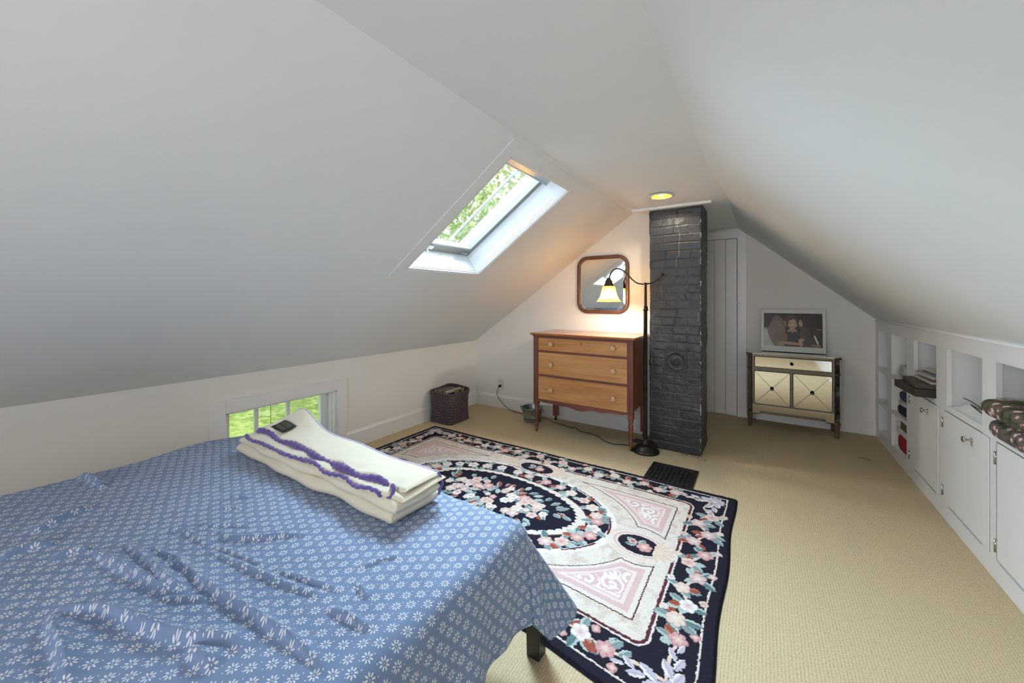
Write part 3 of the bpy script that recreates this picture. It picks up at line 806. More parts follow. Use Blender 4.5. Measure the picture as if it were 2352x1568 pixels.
# ------------------------------------------------------------------ floor register
rg = thing('floor_register', 'black cast iron floor register in carpet between rug and chimney', 'vent', (-.565, 3.03, 0))
rx0, rx1, ry0, ry1 = -.732, -.402, 2.84, 3.206
b = MB(); fwid = .03
b.box((rx0, ry0, 0), (rx1, ry0+fwid, .010)); b.box((rx0, ry1-fwid, 0), (rx1, ry1, .010)); b.box((rx0, ry0+fwid, 0), (rx0+fwid, ry1-fwid, .010)); b.box((rx1-fwid, ry0+fwid, 0), (rx1, ry1-fwid, .010))
obj('frame', b, M['register'], rg, bevel=.003)
obj('duct_mesh', MB().box((rx0+fwid, ry0+fwid, 0), (rx1-fwid, ry1-fwid, .002)), M['void'], rg)
b = MB(); nx, nyy = 9, 10
for i in range(nx):
    for j in range(nyy):
        cx_ = rx0+fwid+(rx1-rx0-2*fwid)*(i+.5)/nx; cy_ = ry0+fwid+(ry1-ry0-2*fwid)*(j+.5)/nyy
        ringp = [(cx_+.0145*math.cos(a), cy_+.0145*math.sin(a), .005) for a in np.linspace(0, 2*PI, 13)]
        b.tube(ringp, .0028, 5, cap=False)
        b.tube([(cx_-.008, cy_-.008, .005), (cx_+.008, cy_+.008, .005)], .0022, 5); b.tube([(cx_-.008, cy_+.008, .005), (cx_+.008, cy_-.008, .005)], .0022, 5)
obj('scrolled_grille', b, M['register'], rg)

# ------------------------------------------------------------------ rug
RW, RD = 2.675, 1.652; RX0, RY0 = -2.815, 1.232
rs = .0032
na, nb = int(RW/rs), int(RD/rs)
A, B = np.meshgrid(np.linspace(0, RW, na), np.linspace(0, RD, nb), indexing='ij')
jit = .0022
Aj = A + jit*2*(vnoise(A*120, B*120, 1)-.5); Bj = B + jit*2*(vnoise(A*120+50, B*120, 2)-.5)
C_black = srgb(38,36,48); C_cream = srgb(226,214,204); C_ivory = srgb(224,214,204); C_pink = srgb(214,182,180); C_peach = srgb(226,200,188)
C_rose = srgb(208,158,158); C_rust = srgb(160,84,70); C_teal = srgb(138,154,154); C_mint = srgb(180,193,188); C_maroon = srgb(92,48,58); C_lav = srgb(196,186,200); C_sage = srgb(104,130,132); C_white = srgb(236,228,224)
img = np.ones((na, nb, 3))*np.array(C_black)
def put(mask, c, sl=None):
    if sl is None: img[mask] = c
    else: img[sl][mask] = c
inset = np.minimum(np.minimum(Aj, RW-Aj), np.minimum(Bj, RD-Bj))
put((inset > .050) & (inset < .058), C_cream)
# inner field with rounded corners
ci_ = .215
fa_ = np.abs(Aj-RW/2)-(RW/2-ci_-.06); fb_ = np.abs(Bj-RD/2)-(RD/2-ci_-.06)
dfield = np.hypot(np.maximum(fa_, 0), np.maximum(fb_, 0)) + np.minimum(np.maximum(fa_, fb_), 0) - .06
put(dfield < 0, C_cream); put(dfield < -.008, C_maroon); put(dfield < -.022, C_ivory)
mott = fbm(A*26, B*26, 3, 13); swl = fbm(A*9+2*fbm(A*14, B*14, 2, 6), B*9, 3, 14); tone = sst(.42, .62, mott)[...,None]*.55 + (np.abs(np.sin(swl*34)) > .93)[...,None]*.35
img[:] = np.where((dfield < -.026)[...,None], np.array(C_ivory)*(1-tone) + np.array(srgb(200,182,166))*tone, img)
cxr, cyr = RW/2, RD/2
X_, Y_ = Aj-cxr, Bj-cyr
sgn = np.sign
# spandrels in the four corners
ax, ay = np.abs(X_), np.abs(Y_)
def ell(sa, sb): return np.sqrt((X_/sa)**2 + (Y_/sb)**2)
span = (ax < 1.04) & (ay < .505) & (ell(.92, .555) > 1) & (np.hypot((ax-.93)/1.0, ay/.95) > .17) & (np.hypot(ax/1.5, (ay-.53)/1.0) > .19)
er = span.copy()
put(span, C_maroon)
def erode(m, k):
    r = m.copy()
    for s_ in range(k):
        q = r.copy(); q[1:] &= r[:-1]; q[:-1] &= r[1:]; q[:,1:] &= r[:,:-1]; q[:,:-1] &= r[:,1:]; r = q
    return r
put(erode(span, 2), C_ivory); put(erode(span, 9), C_pink); put(erode(span, 18), srgb(230,212,206)); put(erode(span, 23), C_pink)
core = erode(span, 25)
# scrolls inside spandrels
def spiral(cx_, cy_, r0, turns, ph, hand, w, c, mask):
    dx, dy = X_-cx_, Y_-cy_; r = np.hypot(dx, dy); th = np.arctan2(dy*hand, dx)+ph
    k_ = (r/r0)*turns - th/(2*PI); k_ = k_-np.floor(k_)
    m_ = (np.abs(k_-.5)*r0/turns < w) & (r < r0) & mask
    put(m_, c)
for sx_ in (-1, 1):
    for sy_ in (-1, 1):
        for (cx_, cy_, r0, hd) in ((.70, .44, .055, 1), (.80, .40, .06, -1), (.90, .36, .06, 1), (.93, .44, .05, -1), (.97, .28, .05, 1), (.60, .465, .035, -1), (.86, .45, .04, 1), (.99, .20, .04, -1), (.80, .465, .03, 1), (.88, .29, .045, -1)):
            spiral(sx_*cx_, sy_*cy_, r0, 1.6, .4, hd*sx_*sy_, .0085, C_white, core)
        put(core & (np.sin(X_*70+sx_)*np.sin(Y_*80) > .86), C_white)

def flower(a, b_, r, c1, c2, n=5, rot=None):
    rot = RNG.uniform(0, 6) if rot is None else rot
    i0, i1 = max(0, int((a-r*1.3)/RW*na)), min(na, int((a+r*1.3)/RW*na)+1); j0, j1 = max(0, int((b_-r*1.3)/RD*nb)), min(nb, int((b_+r*1.3)/RD*nb)+1)
    if i1 <= i0 or j1 <= j0: return
    s_ = (slice(i0, i1), slice(j0, j1)); dx, dy = Aj[s_]-a, Bj[s_]-b_; rr_ = np.hypot(dx, dy); th = np.arctan2(dy, dx)+rot
    lim = r*(.80+.24*np.abs(np.cos(th*n/2)))
    put(rr_ < lim, tuple(x*.62 for x in c1), s_); put(rr_ < lim*.92, c1, s_)
    put((rr_ < lim*.9) & (np.abs(np.sin(th*n/2)) > .96) & (rr_ > r*.35), tuple(x*.74 for x in c1), s_)
    put(rr_ < lim*.55, tuple((x+y)/2 for x, y in zip(c1, c2)), s_); put(rr_ < r*.26, c2, s_)
def leaf(a, b_, ln, w, ang, c, c2=None):
    i0, i1 = max(0, int((a-ln)/RW*na)), min(na, int((a+ln)/RW*na)+1); j0, j1 = max(0, int((b_-ln)/RD*nb)), min(nb, int((b_+ln)/RD*nb)+1)
    if i1 <= i0 or j1 <= j0: return
    s_ = (slice(i0, i1), slice(j0, j1)); dx, dy = Aj[s_]-a, Bj[s_]-b_
    u_ = dx*math.cos(ang)+dy*math.sin(ang); v_ = -dx*math.sin(ang)+dy*math.cos(ang)
    t_ = np.clip(u_/ln, 0, 1); hw = w*np.sin(np.clip(t_, 0, 1)*PI)**.7*(1+.12*np.sin(t_*26))
    m_ = (u_ > 0) & (u_ < ln) & (np.abs(v_) < hw); put(m_, c, s_)
    put(m_ & (v_ > hw*.45), c2 or C_mint, s_); put(m_ & (np.abs(v_) < w*.08), tuple(x*.7 for x in c), s_)
def stem(pts_, w, c):
    for (a0, b0), (a1, b1) in zip(pts_[:-1], pts_[1:]):
        m0, m1 = min(a0, a1)-w*2, max(a0, a1)+w*2; q0, q1 = min(b0, b1)-w*2, max(b0, b1)+w*2
        s_ = (slice(max(0, int(m0/RW*na)), int(m1/RW*na)+2), slice(max(0, int(q0/RD*nb)), int(q1/RD*nb)+2))
        dx, dy = Aj[s_]-a0, Bj[s_]-b0; ex, ey = a1-a0, b1-b0; L2 = ex*ex+ey*ey+1e-9
        t_ = np.clip((dx*ex+dy*ey)/L2, 0, 1); put(np.hypot(dx-ex*t_, dy-ey*t_) < w, c, s_)
# medallion: floral ring, scalloped band, inner oval
R0 = ell(.755, .445)
put((R0 < 1.06) & (dfield < -.03), C_white); put(R0 < 1.0, C_black)
scal = ell(.625, .315); ang_ = np.arctan2(Y_/.315, X_/.625)
put(scal < 1.0, C_cream); put(scal < .925 - .035*np.abs(np.sin(ang_*26))**.7, srgb(34,33,46))
put((scal < 1.02) & (scal > 1.0), C_maroon)
# small ovals with flowers
def small_oval(a, b_, sa, sb):
    e_ = np.sqrt(((Aj-a)/sa)**2 + ((Bj-b_)/sb)**2)
    put((e_ < 1.75), C_ivory); put((e_ < 1.62) & (e_ > 1.45) & (fbm(A*20, B*20, 2, 3) > .35), C_peach); put((e_ < 1.3) & (e_ > 1.16), C_pink); put(e_ < 1.05, C_maroon); put(e_ < 1.0, C_black)
    leaf(a-.01, b_, .07, .022, 2.6, C_teal); leaf(a-.01, b_, .06, .02, 3.5, C_sage); leaf(a, b_, .06, .018, 1.2, C_teal)
    flower(a+.03, b_-.005, min(sa, sb)*.52, C_rose, C_peach, 6); flower(a-.035, b_+.012, min(sa, sb)*.32, C_pink, C_rust, 5)
for a, b_, sa, sb in ((2.27, cyr, .105, .076), (RW-2.27, cyr, .105, .076), (cxr+.03, 1.345, .13, .068), (cxr-.03, RD-1.345, .13, .068)): small_oval(a, b_, sa, sb)
# cream acanthus flourishes beside the small ovals
for a, b_, an in ((2.40, cyr, 0), (RW-2.40, cyr, PI), (cxr+.22, 1.37, .0), (cxr-.2, 1.37, PI), (cxr+.2, RD-1.37, 0), (cxr-.22, RD-1.37, PI)):
    for k in range(-3, 4): leaf(a-.05*math.cos(an), b_, .10, .016, an+k*.42, srgb(224,204,184), C_peach)
fcols = [(C_peach, C_cream), (C_pink, C_cream), (C_cream, C_peach), (C_peach, C_rose), (C_white, C_pink), (C_rose, C_peach)]
def spray(a, b_, ang, r):
    for k in range(RNG.randint(2, 5)):
        an = ang + RNG.choice([-1, 1])*RNG.uniform(.5, 2.4); leaf(a+.4*r*math.cos(an), b_+.4*r*math.sin(an), r*RNG.uniform(1.5, 2.1), r*.5, an, random.choice([C_teal, C_sage, C_teal, C_mint]))
    if RNG.rand() < .55:
        an = ang + RNG.uniform(-2, 2); leaf(a+.6*r*math.cos(an), b_+.6*r*math.sin(an), r*1.5, r*.45, an, C_rust, srgb(186,116,96))
    c1, c2 = fcols[RNG.randint(len(fcols))]; flower(a, b_, r, c1, c2, RNG.choice([5, 6]))
# flower ring
for k in range(34):
    t_ = 2*PI*k/34; rr_ = .855 + .05*math.sin(k*2.3)
    a, b_ = cxr + (.69+.0*rr_)*math.cos(t_), cyr + .382*math.sin(t_)
    spray(a + RNG.uniform(-.012, .012), b_ + RNG.uniform(-.01, .01), t_+PI/2, .036 + .008*RNG.rand())
put((ell(.78, .47) > .97) & (ell(.78, .47) < .985) & (np.sin(ang_*9) > -.3), C_maroon)
# centre bouquet
for k in range(90):
    t_ = RNG.uniform(0, 2*PI); q_ = math.sqrt(RNG.rand()); a, b_ = cxr + .49*q_*math.cos(t_), cyr + .205*q_*math.sin(t_)
    leaf(a, b_, RNG.uniform(.05, .09), .018, t_+RNG.uniform(-.6, .6), random.choice([C_teal, C_sage, C_mint, C_rust, C_teal]))
for k in range(58):
    t_ = RNG.uniform(0, 2*PI); q_ = math.sqrt(RNG.rand())*.86; a, b_ = cxr + .46*q_*math.cos(t_), cyr + .18*q_*math.sin(t_)
    c1, c2 = fcols[RNG.randint(len(fcols))]; flower(a, b_, RNG.uniform(.020, .042), c1, c2, RNG.choice([5, 6, 7]))
# border vine with sprays, scroll leaves in the corners
bd = .138
peri = []
for a0, b0, a1, b1, n_ in ((bd, bd, RW-bd, bd, 23), (RW-bd, bd, RW-bd, RD-bd, 14), (RW-bd, RD-bd, bd, RD-bd, 23), (bd, RD-bd, bd, bd, 14)):
    for k in range(n_):
        t_ = k/n_; nx_, ny_ = -(b1-b0), a1-a0; L_ = math.hypot(nx_, ny_); wv_ = .032*math.sin(k*PI*.95)
        peri.append((a0+(a1-a0)*t_+nx_/L_*wv_, b0+(b1-b0)*t_+ny_/L_*wv_, math.atan2(b1-b0, a1-a0)))
stem([(p[0], p[1]) for p in peri]+[(peri[0][0], peri[0][1])], .006, C_peach)
for k, (a, b_, an) in enumerate(peri):
    if min(abs(a-bd), abs(a-RW+bd)) < .12 and min(abs(b_-bd), abs(b_-RD+bd)) < .12:
        continue
    spray(a, b_, an, .034+.008*RNG.rand())
    nx_, ny_ = -math.sin(an), math.cos(an); s_ = 1 if k % 2 else -1
    c1, c2 = fcols[RNG.randint(len(fcols))]; flower(a+.045*math.cos(an)-s_*nx_*.055, b_+.045*math.sin(an)-s_*ny_*.055, .020, c1, c2, 4)
    leaf(a+.05*math.cos(an), b_+.05*math.sin(an), .06, .017, an+s_*.9, random.choice([C_teal, C_mint, C_rust]))
for sx_ in (0, 1):
    for sy_ in (0, 1):
        ca, cb_ = (RW-.12 if sx_ else .12), (RD-.12 if sy_ else .12); da, db = (-1 if sx_ else 1), (-1 if sy_ else 1)
        base_a = math.atan2(db, da)
        for an, ln, sg in ((math.atan2(0, da), .21, 1), (math.atan2(db, 0), .21, -1)):
            for q in range(5): leaf(ca+ln*.18*q*math.cos(an), cb_+ln*.18*q*math.sin(an), .085-.008*q, .020-.0025*q, an + sg*da*db*(.55 if q % 2 else -.35), C_lav, C_white)
        for k in range(6):
            an = base_a + PI + (k-2.5)*.5; leaf(ca, cb_, .062, .014, an, C_lav, C_cream)
        flower(ca, cb_, .03, C_lav, C_cream, 6)
# height and outline: a slight curl at the near edge by the bed leg, a wobble along every edge
P = np.zeros((na, nb, 3))
fr = B/RD
near = .06*np.exp(-((A-1.95)/.38)**2) - .0*A
P[...,0] = RX0 + A + .006*np.sin(B*9)*sst(.9, 1, A/RW) - (1-fr)*.0
P[...,1] = RY0 + B + near*(1-fr)**3 + .004*np.sin(A*7)
thk = .013*sst(0, .012, inset)
relief = .0022*(vnoise(A*200, B*200, 5)-.5) + .001*(img.mean(-1) > .3)
P[...,2] = .002 + thk + relief
rug = big_grid('floral_rug', P, M['rug'], None, col=img, origin=(RX0+RW/2, RY0+RD/2, 0))
tag(rug, 'black bordered floral hooked rug with oval medallion lying on the beige carpet', 'rug')

# ------------------------------------------------------------------ bed
bed = thing('bed', 'bed with black wooden legs under a blue flowered comforter', 'bed', (-1.55, .45, 0))
EX, EY, HXd, NYd = -.655, 1.135, -2.49, -.28
obj('side_rail', MB().box((HXd+.02, EY-.07, .22), (EX-.06, EY-.04, .34)), M['black'], bed, bevel=.004)
obj('side_rail', MB().box((HXd+.02, NYd+.05, .22), (EX-.06, NYd+.08, .34)), M['black'], bed, bevel=.004)
obj('foot_rail', MB().box((EX-.09, NYd+.05, .22), (EX-.06, EY-.04, .34)), M['black'], bed, bevel=.004)
obj('slat_base', MB().box((HXd+.05, NYd+.08, .30), (EX-.09, EY-.07, .335)), M['black'], bed)
for x0, y0 in ((-.726, 1.208), (-.738, NYd-.02), (-2.44, 1.10), (-2.44, NYd+.05)):
    fx_, fy_ = x0+.028, y0+.03
    b = MB(); tw, bw = .031, .026
    b.add([(fx_-bw, fy_-bw, 0), (fx_+bw, fy_-bw, 0), (fx_+bw, fy_+bw, 0), (fx_-bw, fy_+bw, 0), (fx_-tw, fy_-tw, .32), (fx_+tw, fy_-tw, .32), (fx_+tw, fy_+tw, .32), (fx_-tw, fy_+tw, .32)],
          [(0,3,2,1),(4,5,6,7),(0,1,5,4),(1,2,6,5),(2,3,7,6),(3,0,4,7)])
    if y0 > 1.15: b.box((fx_-.02, 1.08, .24), (fx_+.02, fy_, .31))
    obj('leg', b, M['black'], bed, bevel=.003)
obj('mattress', MB().box((HXd+.03, NYd+.04, .336), (EX-.045, EY-.045, .515)), simple('white_ticking', srgb(220,218,214), .9), bed, bevel=.04, seg=4)

# comforter: a sheet draped over the foot and the far side
H_C = 1.3; F_ = 887.
yaw = math.atan(576/887.)
fwv = np.array([-math.sin(yaw), math.cos(yaw), 0]); rtv = np.array([math.cos(yaw), math.sin(yaw), 0])
def floor_pt(x, y, z):
    r = fwv + rtv*(x-1176)/F_ + np.array([0,0,(688-y)/F_]); t_ = (z-H_C)/r[2]; return (r*t_)[:2]
ZT = .555
res = .0052
drop = .395
sxx_ = np.arange(HXd, EX+drop, res); syy = np.arange(NYd-.02, EY+drop-.02, res)
Sx, Sy = np.meshgrid(sxx_, syy, indexing='ij')
ox, oy = np.maximum(Sx-EX+.05, 0), np.maximum(Sy-EY+.05, 0)
L = np.hypot(ox, oy); thc = np.arctan2(oy, ox+1e-9); corner = np.sin(2*thc)*(L > 0)
Rr = .055
arc = Rr*PI/2
aL = np.minimum(L, arc)/Rr
out = Rr*np.sin(aL); dn = Rr*(1-np.cos(aL)); rest = np.maximum(L-arc, 0)
alongX = Sy; alongY = Sx
flare = .05*(np.cos(thc)**2)*(oy <= 1e-6) + .32*np.sin(thc)**2 + .30*corner
foldp = np.where(oy <= 1e-6, np.sin(Sy*17+1.2)+.5*np.sin(Sy*41), np.where(ox <= 1e-6, np.sin(Sx*15)+.5*np.sin(Sx*37+2), np.sin(thc*7.0+.6)*1.4))
fold = .024*foldp*(rest/.35)
out = out + rest*np.sin(flare) + fold
dn = dn + rest*np.cos(flare)
ux, uy = np.cos(thc), np.sin(thc)
PX = np.minimum(Sx, EX-.05) + np.where(L > 0, ux*out, 0); PY = np.minimum(Sy, EY-.05) + np.where(L > 0, uy*out, 0)
# puffiness and wrinkles on top
top = np.clip(1-L/.12, 0, 1)
edgef = np.minimum(sst(0, .12, Sx-HXd), 1)
puff = .014*(fbm(Sx*2.2, Sy*2.2, 3, 51)-.45) + .006*(fbm(Sx*7, Sy*7, 3, 52)-.5) + .012*sst(.0, .5, (EX-Sx))*sst(0, .4, EY-Sy)
puff *= 1 - sst(0, .06, np.minimum(np.minimum(Sx+2.2, -.93-Sx), np.minimum(Sy-.78, 1.12-Sy)))
wr = np.zeros_like(Sx)
S1 = 2352/900.
def crease(pts_, w, h, z=ZT, asym=1.0):
    global wr
    p = np.array([floor_pt(x/S1, 968+y/S1, z) for x, y in pts_])
    p = np.array(smooth_path([(q[0], q[1], 0) for q in p], 6))[:, :2]
    best = np.full(Sx.shape, 9.); side = np.zeros(Sx.shape); tt_ = np.zeros(Sx.shape)
    for i in range(len(p)-1):
        e_ = p[i+1]-p[i]; L2 = e_@e_+1e-12; dx, dy = Sx-p[i][0], Sy-p[i][1]; t_ = np.clip((dx*e_[0]+dy*e_[1])/L2, 0, 1)
        d_ = np.hypot(dx-e_[0]*t_, dy-e_[1]*t_); m_ = d_ < best
        best = np.where(m_, d_, best); side = np.where(m_, np.sign(e_[0]*dy-e_[1]*dx), side); tt_ = np.where(m_, (i+t_)/(len(p)-1), tt_)
    ends = np.sin(np.clip(tt_, 0, 1)*PI)**.6
    sd = best*side
    wr = wr + 1.5*ends*h*np.where(sd > 0, np.exp(-sd/(1.9*w))*(1+.2*np.cos(sd/w)), 1.2*np.exp(-(sd/(.42*w))**2))
crease([(340,1150),(420,1190),(560,1190),(700,1220),(880,1290),(1050,1340),(1230,1360),(1380,1350),(1490,1400)], .016, .018)
crease([(960,900),(1090,910),(1250,1030),(1400,1130),(1520,1210),(1700,1310),(1850,1410),(1980,1530)], .013, .014)
crease([(740,760),(840,830),(920,930),(1000,1010),(1110,1070)], .015, .014)
crease([(560,800),(640,860),(800,950),(950,1030),(1060,1060)], .016, .015)
crease([(1240,800),(1380,860),(1520,930),(1650,990),(1800,1040),(1940,1075)], .009, .009)
crease([(1290,670),(1360,720),(1500,730),(1700,715),(1850,705)], .009, .010)
crease([(1280,770),(1430,830),(1600,910)], .008, .008)
crease([(1640,920),(1830,980),(2050,1040)], .008, .007)
crease([(960,1095),(1100,1110),(1250,1105)], .008, .008)
crease([(290,1200),(330,1330),(370,1450),(400,1600)], .02, .016)
crease([(200,690),(400,600),(560,530)], .02, .014)
crease([(1960,1140),(2090,1200),(2230,1260)], .009, .010)
crease([(880,790),(1040,860),(1100,910)], .010, .009)
crease([(480,330),(620,420)], .016, .02)
crease([(300,860),(420,820),(540,795)], .012, .010)
crease([(1130,1400),(1280,1510)], .018, .014)
crease([(2130,980),(2200,1080)], .009, .008)
crease([(1370,470),(1490,480)], .006, .006); crease([(1310,545),(1460,545)], .006, .006)
crease([(1180,640),(1500,650)], .007, .006); crease([(0,860),(150,800),(330,760)], .018, .012)
crease([(2150,900),(2300,850),(2400,830)], .008, .006); crease([(1000,660),(1120,690),(1250,770)], .010, .008)
PZ = ZT - dn + top*edgef*(puff) + wr*np.clip(1-L/.2, 0, 1)
PZ += top*edgef*(.0022*(np.abs(fbm(Sx*26+Sy*9, Sy*7-Sx*5, 3, 91)-.5)*-2+.4) + .0016*(fbm(Sx*30, Sy*30, 2, 92)-.5))
PZ += .004*np.sin(Sx*60+Sy*23)*np.clip(1-np.abs(L-.05)/.1, 0, 1)*fbm(Sx*8, Sy*8, 2, 3)
# head end: rolls down behind
hd = np.clip((HXd+.10-Sx)/.10, 0, 1); PZ -= .17*hd**2.2 + .02*hd*np.sin(Sy*14)
PZ += .010*np.sin(Sy*9+1)*sst(.4, 0, Sx-HXd)*sst(0, .1, Sx-HXd)
P = np.stack([PX, PY, np.maximum(PZ, .05)], -1)
# hem turned under at the corner
uv = np.stack([Sx*math.cos(.35)-Sy*math.sin(.35), Sx*math.sin(.35)+Sy*math.cos(.35)], -1)
keep = sst(0, 1, np.ones(1))
com = big_grid('comforter', P, M['comforter'], None, uv=uv, origin=(-1.55, .45, ZT), flip=False)
m_ = com.modifiers.new('Solidify', 'SOLIDIFY'); m_.thickness = .008; m_.offset = -1
tag(com, 'blue comforter with white flower print draped over the bed', 'comforter')
# trim the far corner of the sheet so that the hem is round
bm = bmesh.new(); bm.from_mesh(com.data); bm.verts.ensure_lookup_table()
Lf = L.ravel(); limf = (drop-.055 + .11*corner).ravel()
kill = [bm.verts[i] for i in np.nonzero(Lf > limf)[0]]
bmesh.ops.delete(bm, geom=kill, context='VERTS'); bm.to_mesh(com.data); bm.free()

def com_z(x, y):
    i = int(np.clip((x-HXd)/res, 0, len(sxx_)-1)); j = int(np.clip((y-syy[0])/res, 0, len(syy)-1)); return float(PZ[i, j])

# ------------------------------------------------------------------ folded wool blanket
bz0 = .560
fb_ = thing('folded_blanket', 'folded cream wool blanket with purple stitched edges lying on the bed', 'blanket', (-1.55, .94, bz0))
def layer(x0, x1, y0, y1, z0, th, seed, skewf=0, sag=0, bumpf=None, nx_=150, ny_=14, front_round=True):
    """a rounded, slightly uneven slab; returns MB and the front top edge line"""
    n2 = 2*ny_+10
    P = np.zeros((nx_, n2, 3))
    for i in range(nx_):
        u_ = i/(nx_-1); x = x0+(x1-x0)*u_
        e0 = .006*math.sin(x*9+seed)+.005*math.sin(x*23+seed*2); e1 = .006*math.sin(x*7+seed*3)
        ya, yb = y0+e0+skewf*(u_-.5), y1+e1+skewf*(u_-.5)
        ed_ = max(0, (abs(u_-.5)*2-.955)/.045); endt = max(.12, math.sqrt(max(0, 1-ed_**2)))
        hh = th*endt; r = hh/2
        sec = []
        for k in range(5):
            a = PI/2+PI*k/4*1.0; sec.append((ya+r+r*math.cos(a), r+r*math.sin(a)))
        for k in range(1, ny_): sec.append((ya+r+(yb-ya-2*r)*k/ny_, 0))
        for k in range(5):
            a = -PI/2+PI*k/4; sec.append((yb-r+r*math.cos(a), r+r*math.sin(a)))
        for k in range(1, ny_): sec.append((yb-r-(yb-ya-2*r)*k/ny_, hh))
        while len(sec) < n2: sec.append(sec[0])
        for k in range(n2):
            y, z = sec[k]
            lift = (bumpf(x, y) if bumpf else 0)
            P[i, k] = (x, y, z0+z+lift + .0025*math.sin(x*17+y*21+seed) + (th-hh)/2)
    b = MB(); b.grid(P, flip=True)
    b.add(P[0], [tuple(range(n2))]); b.add(P[-1], [tuple(range(n2))[::-1]])
    return b, P
def b_hump(x, y):  # corner near the window is pushed up
    return .075*math.exp(-((x+1.93)/.12)**2 - ((y-1.07)/.085)**2) + .012*math.exp(-((x+2.02)/.09)**2)
L1, P1 = layer(-2.13, -1.005, .832, 1.055, bz0, .046, .3, bumpf=lambda x, y: .15*b_hump(x, y))
L2, P2 = layer(-2.105, -.985, .838, 1.045, bz0+.042, .038, 1.7, bumpf=lambda x, y: .5*b_hump(x, y))
obj('lower_fold', L1, M['wool'], fb_); obj('middle_fold', L2, M['wool'], fb_)
L3, P3 = layer(-2.07, -.975, .850, 1.050, bz0+.077, .018, 2.9, bumpf=lambda x, y: .8*b_hump(x, y))
obj('upper_fold', L3, M['wool'], fb_)
L4, P4 = layer(-2.05, -.990, .895, 1.055, bz0+.093, .018, 4.4, skewf=-.03, bumpf=lambda x, y: b_hump(x, y) + .006*math.sin(x*31)*math.exp(-((y-.90)/.03)**2))
top_o = obj('top_fold', L4, M['wool'], fb_)
def stitch(line, r=.0062, wob=.0022):
    pts_ = []
    for i, p in enumerate(line): pts_.append((p[0], p[1]-.002+wob*math.sin(i*1.9), p[2]+wob*math.cos(i*1.3)))
    return MB().tube(pts_, [r*(.85+.25*abs(math.sin(i*1.57))) for i in range(len(pts_))], 8)
k4 = 2
wav = lambda P, kk, dz=0: [(p[0], p[1]+.004*math.sin(p[0]*38), p[2]+dz+.004*math.sin(p[0]*33+1)) for p in P[2:-14, kk]]
obj('stitched_edge', stitch(wav(P4, k4), .0078), M['purple'], fb_)
obj('stitched_edge', stitch([(p[0], p[1]-.008, p[2]-.008) for p in wav(P4, k4)], .0066), M['purple'], fb_)
obj('stitched_edge', stitch(wav(P3, k4, .003), .0066), M['purple'], fb_)
# loop of edging at the near right corner
ex_ = P4[-12, k4]; ey_ = P3[-16, k4]
lp = smooth_path([tuple(ex_), (ex_[0]+.018, ex_[1]-.012, ex_[2]+.018), (ex_[0]+.034, ex_[1]-.020, ex_[2]+.010), (ex_[0]+.030, ex_[1]-.034, ex_[2]-.012), (ex_[0]+.004, ex_[1]-.040, ex_[2]-.020), tuple(ey_)], 6)
obj('stitched_edge', MB().tube(lp, .0065, 8), M['purple'], fb_)
bk_ = [(p[0], p[1]+.004, p[2]) for p in P4[2:-2, 22]]
obj('stitched_edge', MB().tube(bk_, .0035, 6), simple('pale_lilac_yarn', srgb(196,190,222), .9), fb_)
obj('stitched_edge', MB().tube(smooth_path([(-.995, 1.036, bz0+.110), (-.984, 1.041, bz0+.090), (-.978, 1.041, bz0+.070), (-.987, 1.038, bz0+.050), (-1.0, 1.046, bz0+.026)], 5), .0048, 8), M['purple'], fb_)
# sewn label with two rows of thread marks
lx, ly = -1.925, .955
def topz(x, y): return bz0+.1115 + b_hump(x, y) + .0025
g = np.zeros((12, 8, 3)); 
for i in range(12):
    for j in range(8):
        x = lx-.055+.11*i/11; y = ly-.028+.056*j/7; g[i, j] = (x+.25*(y-ly), y, topz(x, y)+.003)
b = MB(); b.grid(g); lab = obj('label_patch', b, M['patch'], fb_)
m_ = lab.modifiers.new('Solidify', 'SOLIDIFY'); m_.thickness = .002
b = MB()
for rowi, yy in enumerate((ly+.012, ly-.010)):
    for k in range(5):
        x = lx-.030+k*.0145; q = []
        for s_ in range(7):
            xx = x+.005*math.sin(s_*1.9+k*1.3+rowi); yv = yy-.008+.0027*s_; q.append((xx+.25*(yv-ly), yv, topz(xx, yv)+.0046))
        b.tube(q, .0009, 5)
obj('label_lettering', b, M['patchtext'], lab)

# ------------------------------------------------------------------ mirrored cabinet
mc = thing('mirrored_cabinet', 'antique silver mirrored cabinet with one drawer and two doors against the alcove wall', 'cabinet', (.235, 4.83, 0))
MX0, MX1, MY0, MY1, MT = -.088, .562, 4.672, 4.965, .755
chm = .045
def octo(x0, x1, y0, y1, c, z): return [(x0, y1, z), (x0, y0+c, z), (x0+c, y0, z), (x1-c, y0, z), (x1, y0+c, z), (x1, y1, z)]
b = MB(); b.prism(octo(MX0-.058, MX1+.058, MY0-.018, MY1, .055, MT-.022), (0,0,.019)); obj('top_frame', b, M['asilver'], mc, bevel=.002)
b = MB(); b.prism(octo(MX0-.052, MX1+.052, MY0-.012, MY1-.004, .053, MT-.003), (0,0,.003)); obj('top_mirror', b, M['amirror'], mc)
b = MB(); b.prism(octo(MX0-.045, MX1+.045, MY0, MY1, chm, .145), (0,0,MT-.022-.145)); obj('body', b, M['asilver'], mc)
def mpanel(name, x0, x1, z0, z1, mat, parent, dep=.006):
    return obj(name, MB().box((x0, MY0-dep, z0), (x1, MY0+.001, z1)), mat, parent, bevel=.003)
dw = obj('drawer', MB().box((MX0+.010, MY0-.006, .612), (MX1-.010, MY0, .728)), M['groove'], mc, bevel=.002)
mpanel('drawer_mirror', MX0+.018, MX1-.018, .619, .721, M['amirror'], dw, .009)
b = MB(); b.lathe((.238, MY0-.009, .670), [(.005, 0), (.005, -.010), (.013, -.014), (.0145, -.020), (.010, -.025), (.0001, -.026)], 20, 'y', cap=False); obj('knob', b, M['dknob'], dw)
